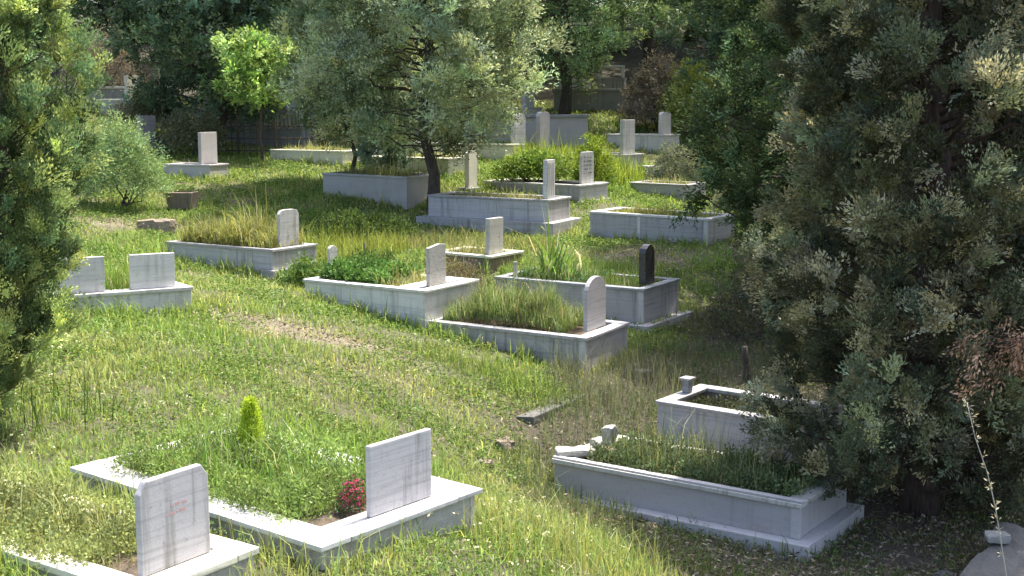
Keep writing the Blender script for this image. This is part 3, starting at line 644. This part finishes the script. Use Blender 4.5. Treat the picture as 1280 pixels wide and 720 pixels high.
def plot_herbs(root, T, a, b_, n, h, col, label, ll=.03, lw=.018, z=-.04, rx=.84, ry=.7, u0=0., sx=1., K=9, clump=.07):
    u = rng.uniform(-1, 1, n) * a * rx * sx + u0; v = rng.uniform(-1, 1, n) * b_ * ry; q0 = vnoise(u + 7, v + 7, .16, 40 + n % 7)
    x, y, zz = local(root, u, v, T + z); C = np.stack([x, y, zz + h * q0 * rng.random(n)], 1)
    col = np.where(rng.random((n, 1)) < .35, np.asarray(col) * 1.45, np.asarray(col) * .95) * (.7 + .7 * vnoise(u + 3, v + 3, .22, 66))[:, None]
    q, c = leaves(C, np.repeat([[0, 0, .8]], n, 0), K, .8, clump, ll, lw, col)
    tag(quadmesh('grave_herbs', q, c, 'leaf'), label, kind='stuff')
plot_herbs(g0, T0, a0, b0, 2100, .14, (.22, .25, .09), 'dense small-leaved herbs filling the near corner grave', .022, .012, K=10, u0=-.25, ry=.98, rx=.8)
plot_grass(g0, T0, a0, b0, 1600, .12, YEL * .8, 'yellow grass standing in the near corner grave', .005, u0=-.2)
plot_herbs(g1, T1, a1, b1, 2400, .19, (.17, .235, .065), 'lush green herbs filling the bright-topped grave', .030, .009, rx=.78, ry=.86, u0=-.10, K=12)
plot_grass(g1, T1, a1, b1, 2600, .15, LUSH * .95, 'soft green leaves rising from the bright-topped grave', .007, rx=.74, ry=.72, u0=-.12)
plot_herbs(g2, T2, a2, b2, 1500, .15, (.09, .125, .055), 'dark low ivy and weeds in the lilac grey grave', .03, .017, rx=.84, ry=.72, u0=.08)
plot_grass(g2, T2, a2, b2, 1900, .21, np.array([.15, .18, .08]), 'thin dark grass in the lilac grey grave', .005, u0=.05)
plot_grass(g3, T3, a3, b3, 9500, .19, np.array([.16, .215, .07]), 'dense mound of fine olive grass in the banded grave', .006, rx=.76, u0=-.10, mound=.19, lean=.45)
plot_grass(g3, T3, a3, b3, 500, .26, np.array([.22, .23, .10]), 'seed stems above the mound in the banded grave', .005, rx=.7, u0=-.08)
plot_herbs(g4, T4, a4, b4, 900, .20, (.10, .19, .045), 'broad-leaved green herbs at the left of the pale grave', .05, .03, u0=-.3, sx=.62, K=10, clump=.11)
plot_grass(g4, T4, a4, b4, 1100, .12, YEL * .85, 'short yellow grass at the right of the pale grave', .008, u0=.2, sx=.35)
plot_grass(g5, T5, a5, b5, 5200, .24, np.array([.24, .25, .07]), 'tall yellow green grass bursting out of the two-tier grave', .010, mound=.10, lean=.6, rx=.9, ry=.8)
plot_grass(g6, T6, a6, b6, 2000, .09, np.array([.27, .28, .08]), 'short sunlit grass in the two-panel grave', .010)
plot_grass(g8, T8, a8, b8, 2200, .13, np.array([.13, .19, .05]), 'low grass in the black headstone grave', .008)
plot_grass(g8, T8, a8, b8, 150, .34, np.array([.14, .24, .05]), 'iris leaves at the left of the black headstone grave', .030, u0=-.45, sx=.35, lean=.6)
plot_herbs(g8, T8, a8, b8, 500, .08, (.12, .2, .08), 'pale leafy cover in the black headstone grave', .035, .02, u0=-.3, sx=.6)
plot_herbs(g10, T10, a10, b10, 420, .08, (.07, .08, .04), 'sparse dark weeds in the empty deep grave', .03, .015, z=-.13)
plot_grass(g12, T12, a12, b12, 900, .12, YEL * .9, 'dry grass in the low beige grave', .012)
plot_grass(g13, T13, a13, b13, 900, .13, YEL * .9, 'dry grass in the sunlit cream grave', .012)
plot_grass(g7, T7, a7, b7, 900, .10, YEL * .7, 'thin grass in the tall stepped grave', .010)
plot_grass(g11, T11, a11, b11, 900, .16, YEL * .7, 'ragged grass in the lilac walled grave', .012)
plot_grass(g9, T9, a9, b9, 2600, .2, np.array([.17, .26, .05]), 'fresh grass in the white double grave', .008, ry=.78)
plot_grass(gm, Tm, am, bm_, 600, .14, YEL * .8, 'dry grass in the brown-sided grave', .009)
plot_grass(g16, T16, a16, b16, 500, .12, YEL * .8, 'grass in the plain squat grave', .011)
# blue grey sprig before the deep grave
x, y, z = local(g2, .55, .38, T2 - .06)
def shrub(name, label, cat, x, y, z, rx, rz, nc, K, col, ll, lw, mat='leaf', spread=.6, clen=.1, stems=7, group=None, flat=1., loose=.5, up=.6, stemmat='bark', hollow=.35, cvar=.22):
    r_ = empty(name, (x, y, z), 0, label, cat, group)
    P = []; 
    d = norm(rng.normal(size=(nc, 3)) * [1, 1, 1]); d[:, 2] = np.abs(d[:, 2]) * 1.0 - .25
    rad = (hollow + (1 - hollow) * rng.random(nc) ** .6); lump = .78 + .4 * vnoise(d[:, 0] * 2 + 9, d[:, 1] * 2 + d[:, 2] * 2 + 9, .8, int(nc) % 50)
    C = d * (rad * lump * rng.uniform(.82, 1.15, nc))[:, None] * [rx, rx * flat, rz]; C[:, 2] += rz * .42; C[:, 2] = np.maximum(C[:, 2], .02)
    Dr = norm(d + [0, 0, up]); c0 = jitcol(col, nc, cvar, .08)
    q, c = leaves(C, Dr, K, spread, clen, ll, lw, c0, loose=loose)
    for k in range(stems):
        e = C[rng.integers(nc)]; P.append((curve_pts((rng.normal(0, rx * .06), rng.normal(0, rx * .06), -.05), e, 5, .05), np.linspace(.018, .004, 5) * max(rx, .25) * 1.6))
    tubes('stem', P, stemmat, r_, 5); quadmesh('foliage', q, c, mat, r_)
    return r_
shrub('grey_sprig', 'blue grey twiggy weed in front of the deep-sided grave', 'plant', x, y, z, .16, .34, 46, 9, (.10, .12, .11), .03, .008, spread=.9, clen=.05)
# dwarf conifer and flowers of the bright-topped grave
x, y, z = local(g1, -.32, .14, T1 - .01)
r_ = empty('dwarf_conifer', (x, y, z), 0, 'small flame-shaped lime green conifer among the herbs', 'plant')
nn_ = 380; t = rng.random(nn_) ** .9; az = rng.uniform(0, 6.28, nn_); rad = .075 * (1 - t) ** .6 * rng.random(nn_) ** .4
C = np.stack([rad * np.cos(az), rad * np.sin(az), .01 + t * .33], 1); Dd = np.stack([.35 * np.cos(az), .35 * np.sin(az), 1 + 0 * az], 1)
q, c = leaves(C, Dd, 12, .42, .035, .022, .006, np.repeat([[.42, .52, .05]], nn_, 0)); quadmesh('foliage', q, c, 'needle', r_)
tubes('trunk', [(curve_pts((0, 0, -.03), (0, 0, .2), 4, .01), np.linspace(.012, .004, 4))], 'bark', r_)
def flowers(name, label, root, u, v, T, r, h, n, colf, colg, fs=.012):
    x, y, z = local(root, u, v, T); r_ = empty(name, (x, y, z), 0, label, 'flowers')
    d = norm(rng.normal(size=(n, 3))); d[:, 2] = np.abs(d[:, 2]); C = d * [r, r, h] * rng.uniform(.55, 1, (n, 1)); C[:, 2] += .01
    q, c = leaves(C * .9, d, 7, .7, .03, .02, .009, np.repeat([colg], n, 0)); quadmesh('foliage', q, c, 'leaf', r_)
    q, c = leaves(C, d + [0, -.2, .2], 7, 1.1, .006, fs, fs * .75, np.repeat([colf], n, 0)); quadmesh('blossom', q, c, 'petal', r_)
flowers('red_flowers', 'crimson flower cushion beside the square headstone', g1, a1 - .27, -b1 + .47, T1, .075, .15, 130, (.78, .12, .30), (.08, .14, .04))
flowers('white_flowers', 'white flower cluster left of the crimson cushion', g1, a1 - .50, -b1 + .34, T1, .075, .07, 70, (.72, .74, .68), (.08, .15, .04))
flowers('white_flowers', 'low white blossom at the far left corner of the bright-topped grave', g1, -a1 + .32, b1 - .16, T1, .10, .05, 80, (.62, .68, .66), (.10, .17, .05))

# ------------------------------------------------------------------ shrubs
def sh(label, name, x, y, *a, **k): return shrub(name, label, 'shrub', x, y, gz(x, y) - .02, *a, **k)
sh('rounded soft green bush beside the left cypress', 'round_bush', -6.65, 21.6, .68, 1.28, 820, 26, (.24, .33, .15), .06, .016, spread=.6, clen=.16, cvar=.25)
x, y, z = local(g14, -.35, 0, T14 - .05)
shrub('grave_shrub', 'lime green spreading shrub growing out of the inscribed grave', 'shrub', x, y, z, .78, .50, 420, 22, (.17, .25, .05), .06, .03, spread=.8, clen=.12, flat=.55)
sh('bright green bush between the inscribed headstone and the tall white one', 'leafy_bush', 1.62, 25.3, .42, .85, 300, 22, (.20, .27, .04), .06, .025, spread=.7, clen=.13)
sh('pale grey green shrub beside the short pier', 'pale_shrub', 3.45, 27.2, .55, .75, 300, 24, (.23, .25, .17), .05, .022, spread=.8, clen=.12)
sh('grey green shrub touching the fir at the far end of the two-panel grave', 'pale_shrub', 4.1, 22.6, .6, .8, 320, 24, (.19, .21, .13), .05, .022, spread=.8, clen=.12)
sh('tall shrub with pink cream blossom left of the yellow one', 'blossom_shrub', 3.9, 34.6, .9, 1.7, 520, 24, (.30, .25, .19), .08, .04, spread=.8, clen=.2)
sh('yellow green shrub at the dark fir edge', 'yellow_shrub', 4.75, 33.6, .75, 1.9, 430, 24, (.27, .30, .07), .08, .04, spread=.8, clen=.2)
sh('dusty scrub below the far left ledge', 'dusty_scrub', -9.0, 31.5, .9, .9, 380, 22, (.20, .20, .12), .08, .03, spread=.8, clen=.2)
sh('dry pinkish scrub above the far left ledge', 'dusty_scrub', -11.6, 36.6, 1.2, 1.9, 380, 22, (.20, .17, .13), .09, .03, spread=.8, clen=.25)
sh('dusty undergrowth right of the small tall-stone grave', 'dusty_scrub', -7.3, 29.2, .8, .95, 340, 22, (.14, .15, .09), .07, .03, spread=.8, clen=.2)
sh('dark weedy bush left of the two-tier grave foot', 'low_bush', -1.75, 15.8, .42, .46, 260, 18, (.09, .14, .035), .05, .022, spread=.8, clen=.1)
sh('green weeds clump against the end of the two-tier grave', 'low_bush', -2.55, 15.6, .32, .3, 200, 18, (.12, .19, .045), .045, .022, spread=.8, clen=.09)
sh('broad leafy weeds in the hollow below the lilac walled grave', 'low_bush', -2.5, 19.8, 1.0, .42, 420, 18, (.11, .16, .04), .05, .024, spread=.8, clen=.12, flat=.6)
sh('brown dry bramble behind the pale grave headstone', 'bramble', -.75, 15.9, .5, .45, 240, 18, (.15, .12, .075), .05, .012, spread=.9, clen=.12)
sh('scrub at the foot of the right cypress', 'low_bush', 3.9, 10.4, .7, .5, 260, 18, (.065, .075, .035), .05, .02, spread=.9, clen=.14)
sh('twiggy undergrowth beneath the dark fir', 'low_bush', 2.8, 14.6, .6, .55, 260, 16, (.08, .085, .045), .05, .014, spread=.9, clen=.14)
sh('dusty low bush behind the railed tomb end', 'dusty_scrub', -4.1, 30.6, .6, .8, 260, 20, (.15, .15, .10), .07, .03, spread=.8, clen=.18)
# ------------------------------------------------------------------ trees
def prof(kind, t):
    if kind == 'column': return np.interp(t, [0, .06, .3, .6, .85, 1], [.75, .95, 1, .85, .5, .05])
    if kind == 'cone': return np.interp(t, [0, .08, .25, 1], [.75, 1, .95, .03])
    if kind == 'egg': return np.interp(t, [0, .12, .45, .75, .92, 1], [.45, .85, 1, .8, .45, .1])
    return np.interp(t, [0, .15, .5, .8, 1], [.5, .95, 1, .8, .2])
def tree(name, label, x, y, H, crown0, rad, kind, nb, ncl, K, col, ll, lw, clen, up=.4, updir=.5, spread=.45, trunk_r=.12, lean=(0, 0), mat='needle', bark='bark', group=None,
         ends=.25, droop=0., cvar=.28, loose=.35, fronds=7, col2=None, c2=.3, sc=(1, 1), base=None, minz=None, jit=.13, split=None):
    """trunk with real limbs; foliage clumps hang along every limb"""
    z = gz(x, y) - .08
    r_ = empty(name, (x, y, z), 0, label, 'tree', group)
    top = np.array([lean[0], lean[1], H]); tp = curve_pts((0, 0, -.1), top, 9, .012); tr = np.linspace(1, .12, 9) ** .8 * trunk_r
    tr[0] *= 1.35; P = [(tp, tr)]; Cs = []; Ds = []
    for i in range(nb):
        t = (i + rng.random()) / nb; h = crown0 + (H - crown0) * t; az = i * 2.39996 + rng.normal(0, .35)
        o = np.array([np.interp(h, tp[:, 2], tp[:, k]) for k in range(3)])
        L = rad * float(prof(kind, t)) * rng.uniform(.72, 1.12) * (.85 + .35 * float(vnoise(math.cos(az) * 1.5 + 5, math.sin(az) * 1.5 + t * 4 + 5, .7, 60)))
        d = np.array([math.cos(az) * sc[0], math.sin(az) * sc[1], updir * (.6 + .8 * rng.random())])
        e = o + d * L
        bp = curve_pts(o, e, 6, .035, -droop); P.append((bp, np.linspace(.015, .003, 6) * (trunk_r / .12) ** .5 * (.5 + L / 2)))
        n = max(3, int(ncl * L / rad)); s = ends + (1 - ends) * rng.random(n) ** .75
        c = np.stack([np.interp(s, np.linspace(0, 1, 6), bp[:, k]) for k in range(3)], 1)
        c += rng.normal(0, jit * L, (n, 3)) * (.35 + .65 * (1 - np.abs(2 * s - 1.1)))[:, None] * [1, 1, .8]
        dd = norm(norm(e - o) + rng.normal(0, .55, (n, 3)) + [0, 0, up]); Cs.append(c); Ds.append(dd)
    # leader shoots
    n = max(8, ncl); hh = H - (H - crown0) * .12 * rng.random(n); c = np.stack([np.interp(hh, tp[:, 2], tp[:, k]) for k in range(3)], 1); Cs.append(c + rng.normal(0, .03, c.shape)); Ds.append(norm(rng.normal(0, .4, (n, 3)) + [0, 0, 1]))
    C = np.concatenate(Cs); Dd = np.concatenate(Ds)
    if minz is not None: k = C[:, 2] > minz; C, Dd = C[k], Dd[k]
    bid = np.repeat(np.arange(len(Cs)), [len(k) for k in Cs]); cc = jitcol(col, len(C), cvar, .07) * np.exp(rng.normal(0, .25, len(Cs)))[bid][:, None]
    if col2 is not None: k = rng.random(len(C)) < (c2 * 2 * rng.random(len(Cs)))[bid]; cc[k] = jitcol(col2, int(k.sum()), cvar, .07)
    q, c = leaves(C, Dd, K, spread, clen * rng.uniform(.6, 1.3, len(C)), ll, lw, cc, loose=loose, droop=droop * .5, fronds=fronds)
    tubes('trunk', P, bark, r_, 7); quadmesh('crown', q, c, mat, r_)
    return r_
CY = (.055, .085, .036); CYL = (.12, .175, .06); 
# right: the big cypress and its neighbours
tree('cypress_tree', 'large grey green cypress with flat sprays beside the lilac grey grave', 3.25, 9.75, 7.6, .15, 1.30, 'column', 340, 13, 240, (.13, .145, .085), .034, .0145, .22,
     up=.75, updir=.3, spread=.36, trunk_r=.13, bark='bark_red', col2=(.34, .32, .21), c2=.3, ends=.5, cvar=.42, loose=.35, jit=.13, fronds=9)
tree('cypress_tree', 'reddish cypress filling the right edge of the view', 4.55, 10.9, 8.2, 1.5, 1.4, 'column', 190, 7, 240, (.13, .12, .085), .038, .016, .25,
     up=.7, updir=.4, spread=.36, trunk_r=.13, bark='bark_red', col2=(.22, .18, .13), c2=.35, ends=.5, cvar=.4, jit=.13, fronds=9)
tree('fir_tree', 'dark green fir with layered drooping boughs left of the large cypress', 4.15, 16.2, 9.0, .8, 1.95, 'cone', 230, 10, 170, (.07, .10, .042), .06, .022, .34,
     up=.15, updir=.12, spread=.36, trunk_r=.16, droop=.12, ends=.35, col2=(.12, .18, .09), c2=.25, cvar=.35, fronds=9)
tree('fir_tree', 'dark fir closing the gap behind the large cypress', 5.4, 13.2, 8.5, .8, 1.8, 'cone', 150, 9, 130, (.07, .095, .045), .06, .022, .32, up=.2, updir=.2, spread=.38, trunk_r=.15, droop=.08, cvar=.35)
tree('fir_tree', 'bluish dark fir rising behind the layered one', 4.7, 20.8, 10.5, 2.0, 2.0, 'cone', 150, 9, 120, (.08, .125, .07), .08, .028, .36, up=.2, updir=.2, spread=.4, trunk_r=.17, droop=.05, cvar=.35)
# dead brown boughs low on the right
r_ = empty('dead_bough', (3.70, 8.32, gz(3.70, 8.32) + .12), 0, 'dead rust brown sprays hanging at the right edge', 'branch')
P = []; Cs = []; Ds = []
for k in range(14):
    e = np.array([rng.uniform(-.85, .0), rng.uniform(-.25, .15), rng.uniform(1.2, 1.55)]); o = np.array([.3, .3, rng.uniform(1.5, 1.8)]); bp = curve_pts(o, e, 5, .04)
    P.append((bp, np.linspace(.014, .003, 5))); s = .45 + .55 * rng.random(9); Cs.append(np.stack([np.interp(s, np.linspace(0, 1, 5), bp[:, j]) for j in range(3)], 1) + rng.normal(0, .05, (9, 3)))
    Ds.append(norm(norm(e - o) * .5 + rng.normal(0, .3, (9, 3)) + [0, 0, -.8]))
C = np.concatenate(Cs); q, c = leaves(C, np.concatenate(Ds), 42, .32, .15, .035, .010, jitcol((.40, .24, .15), len(C), .2, .06), loose=.3)
tubes('twig', P, 'bark_red', r_, 5); quadmesh('spray', q, c, 'litter', r_)
# bare dead twigs inside the lower cypress
for (x, y, lab) in ((3.3, 10.05, 'tangle of bare brown twigs around the cypress trunk'), (4.1, 9.9, 'tangle of bare brown twigs right of the cypress trunk')):
    P = []
    for k in range(150):
        o = np.array([rng.normal(0, .12), rng.normal(0, .12), rng.uniform(.05, 1.6)]); a_ = rng.uniform(0, 6.28); L = rng.uniform(.3, .95)
        P.append((curve_pts(o, o + L * np.array([math.cos(a_), math.sin(a_), rng.uniform(-.35, .35)]), 5, .07), np.linspace(.007, .002, 5)))
    o = tubes('dead_twigs', P, 'bark_red', None, 4); o.location = (x, y, gz(x, y)); tag(o, lab, 'twigs')
# left cypress pair
tree('cypress_tree', 'sunlit yellow green cypress at the left edge', -3.32, 7.6, 2.76, .04, .64, 'egg', 150, 11, 250, (.13, .19, .085), .024, .010, .17,
     up=1.3, updir=.8, spread=.32, trunk_r=.05, lean=(.38, .0), col2=(.33, .39, .14), c2=.4, ends=.4, jit=.13, loose=.3, fronds=8, cvar=.4)
tree('cypress_tree', 'tall dark cypress behind the sunlit one at the left edge', -4.0, 8.5, 5.2, .1, .72, 'egg', 170, 8, 220, (.08, .12, .08), .03, .012, .2,
     up=1.0, updir=.6, spread=.34, trunk_r=.08, col2=(.16, .23, .12), c2=.3, jit=.13, fronds=8, ends=.4, cvar=.4)
tree('cypress_tree', 'slim dark cypress between the left edge pair and the round bush', -6.75, 15.2, 4.6, .3, .7, 'egg', 120, 8, 140, (.11, .16, .075), .055, .02, .24,
     up=.8, updir=.6, spread=.36, trunk_r=.08, col2=(.24, .28, .11), c2=.3, cvar=.4)
# middle pines
PN = (.29, .35, .20)
tree('pine_tree', 'leaning grey green pine standing in the middle of the graves', -1.42, 22.9, 7.0, 1.15, 2.15, 'round', 170, 11, 130, PN, .075, .026, .34,
     up=.8, updir=.2, spread=.7, trunk_r=.115, lean=(-.35, .2), col2=(.42, .47, .30), c2=.35, ends=.4, cvar=.35, loose=.5, jit=.13, fronds=16)
tree('pine_tree', 'slender pine left of the leaning one behind the walled grave', -3.28, 25.4, 6.6, .9, 1.35, 'round', 120, 10, 110, (.19, .25, .13), .08, .027, .33,
     up=.8, updir=.2, spread=.7, trunk_r=.05, col2=(.33, .38, .23), c2=.35, loose=.5, jit=.13, fronds=16, cvar=.35, ends=.4)
tree('pine_tree', 'small pine sapling beside the leaning pine trunk', -2.45, 25.0, 1.9, .35, .6, 'round', 36, 9, 70, (.17, .24, .17), .075, .02, .2, up=.5, updir=.3, spread=.7, trunk_r=.03, loose=.5)
tree('pine_tree', 'pine with dark straight trunk right of the middle one', 1.38, 35.0, 9.6, 1.1, 2.8, 'round', 150, 10, 110, (.17, .25, .12), .10, .034, .42,
     up=.8, updir=.2, spread=.7, trunk_r=.16, lean=(.15, 0), col2=(.30, .38, .18), c2=.35, loose=.5, jit=.13, fronds=16, cvar=.35, ends=.35)
tree('broadleaf_tree', 'big dark leafy tree behind the lime green one', -7.2, 31.0, 8.4, .55, 2.3, 'round', 150, 12, 80, (.10, .155, .085), .10, .045, .32,
     up=.4, updir=.2, spread=.8, trunk_r=.15, mat='leaf', col2=(.20, .26, .16), c2=.3, loose=.7, jit=.15, cvar=.35)
tree('broadleaf_tree', 'second dark leafy tree between the lime green one and the slender pine', -4.9, 33.6, 8.6, 1.0, 2.4, 'round', 140, 12, 80, (.12, .19, .085), .11, .045, .34,
     up=.4, updir=.25, spread=.8, trunk_r=.15, mat='leaf', col2=(.24, .32, .14), c2=.35, loose=.7, jit=.15, cvar=.35)
tree('fig_tree', 'small bright lime green tree above the railed tomb', -5.65, 28.8, 2.75, 1.3, .98, 'round', 40, 8, 34, (.25, .38, .11), .12, .055, .25,
     up=.2, updir=.3, spread=.8, trunk_r=.045, mat='leaf', loose=.6, col2=(.36, .46, .17), c2=.4, jit=.22)
# wood on the slope behind
kinds = {}
def far_tree(i, key, x, y, H, rad, rot, label):
    if key not in kinds:
        col, c2, mt = {'dark': ((.11, .17, .08), (.22, .29, .14), 'leaf'), 'pine': ((.19, .28, .12), (.30, .39, .19), 'needle'), 'olive': ((.20, .25, .11), (.30, .34, .18), 'leaf')}[key]
        kinds[key] = (tree('background_tree', label, x, y, H, 1.0, rad, 'round', 90, 14, 26, col, .17, .06 if mt == 'leaf' else .035, .34, up=.4, updir=.3, spread=.8, trunk_r=.2, mat=mt,
                           col2=c2, c2=.25, loose=.6, jit=.16, group='trees of the dark wood behind'), H, rad)
    else:
        src, H0, r0 = kinds[key]; o = src.copy(); COL.objects.link(o); o.location = (x, y, gz(x, y) - .08); o.rotation_euler = (0, 0, rot); o.scale = (rad / r0, rad / r0, H / H0)
        o['label'] = label
        for ch in src.children: c_ = ch.copy(); c_.parent = o; COL.objects.link(c_)
far = [('dark', -14, 45, 9, 3.0), ('dark', -10.8, 43.5, 8, 2.6), ('pine', -6.5, 38, 9, 2.8), ('dark', -2.6, 38.5, 9, 2.9), ('olive', .2, 43, 8.5, 2.8), ('pine', 4.6, 41.5, 9, 2.8), ('dark', 7.0, 36.5, 9, 2.8),
       ('dark', -16, 38, 9, 3), ('pine', -13.8, 46, 9, 3.2), ('dark', -9, 46, 9.5, 3.2), ('dark', -4.5, 45.5, 9.5, 3.3), ('dark', -.2, 47.5, 9.5, 3.2), ('pine', 4.0, 47, 9.5, 3.2), ('dark', 8.6, 45, 9.5, 3.3), ('dark', 12.8, 42, 9.5, 3.3),
       ('olive', -19, 47, 9, 3.2), ('dark', -15, 53, 10, 3.6), ('pine', -8, 54, 10, 3.6), ('dark', -2, 55, 10, 3.6), ('dark', 4.5, 54.5, 10, 3.6), ('pine', 10.5, 53, 10, 3.6), ('dark', 17, 51, 10, 3.6),
       ('dark', 10.4, 33, 9.5, 3.0), ('dark', 9.0, 25.5, 9, 2.8), ('pine', 7.4, 30, 9, 2.6), ('dark', -20, 58, 11, 4), ('dark', 14, 60, 11, 4), ('dark', 0, 62, 11, 4.2), ('dark', -10, 62, 11, 4.2), ('dark', 24, 58, 11, 4), ('dark', -26, 52, 10, 4),
       ('dark', 7.6, 18.5, 8.5, 2.4), ('dark', -10.6, 24, 7.5, 2.2), ('dark', 6.8, 50, 10, 3.4), ('dark', 1.6, 52, 10, 3.4)]
used = {}
for i, (key, x, y, H, rad) in enumerate(sorted(far, key=lambda q: q[2])):
    k = x / y
    side = ('far left', 'left', 'left of centre', 'centre', 'right of centre', 'right', 'far right')[int(np.clip((k + .385) / .11, 0, 6))]
    depth = 'front' if y < 43 else ('second' if y < 50 else ('third' if y < 56 else 'last'))
    lab = {'dark': 'dark dense tree', 'pine': 'mid green pine', 'olive': 'olive green tree'}[key] + f', {depth} row of the wood, {side}'
    used[lab] = used.get(lab, 0) + 1
    lab += ['', ', behind the first one', ', behind the second one', ', behind the third one', ', behind the fourth one'][used[lab] - 1]
    far_tree(i, key, x, y, H, rad, i * 1.3, lab)

# foreground dry stalk at the right edge
o_ = empty('dry_stalk', (2.2, 5.15, gz(2.2, 5.15)), 0, 'dry straw-coloured stalk with seed husks leaning at the right edge', 'weed')
e_ = np.array([-.33, -.05, 2.76 - gz(2.2, 5.15)]); bp = curve_pts((0, 0, -.05), e_, 14, .004); bp[:, 0] += .10 * np.sin(np.linspace(0, math.pi, 14)); 
tubes('stem', [(bp, np.linspace(.0045, .0016, 14))], 'rock_pale', o_, 6)
s = rng.uniform(.62, 1, 26); C = np.stack([np.interp(s, np.linspace(0, 1, 14), bp[:, k]) for k in range(3)], 1)
q, c = leaves(C, norm(rng.normal(size=(26, 3)) * [1, 1, .4] + [0, 0, .6]), 4, .35, .02, .022, .005, np.repeat([[.42, .37, .27]], 26, 0)); quadmesh('husk', q, c, 'petal', o_)
r_ = None
def arcs(name, label, x, y, n, L, col):
    P = []
    for k in range(n):
        a_ = rng.uniform(0, 6.28); r1 = rng.uniform(.1, .35) * L; h = rng.uniform(.5, 1) * L; t = np.linspace(0, 1, 9)
        p = np.stack([r1 * t ** 1.5 * math.cos(a_), r1 * t ** 1.5 * math.sin(a_), h * (t - .35 * t ** 3)], 1) + [rng.normal(0, .05), rng.normal(0, .05), -.03]; P.append((p, np.linspace(.0035, .0015, 9)))
    o = tubes(name, P, col, None, 4); o.location = (x, y, gz(x, y)); tag(o, label, 'weed')
arcs('dry_weed', 'arching dry grass stems in front of the corner slab', 2.55, 7.6, 26, .42, 'rock_pale')
arcs('dry_weed', 'arching dry stems at the bottom edge below the lilac grave', 1.75, 6.9, 22, .34, 'rock_pale')
arcs('dry_weed', 'dry stems standing on the corner slab', 3.35, 7.7, 18, .42, 'rock_pale')
bpy.context.view_layer.update()
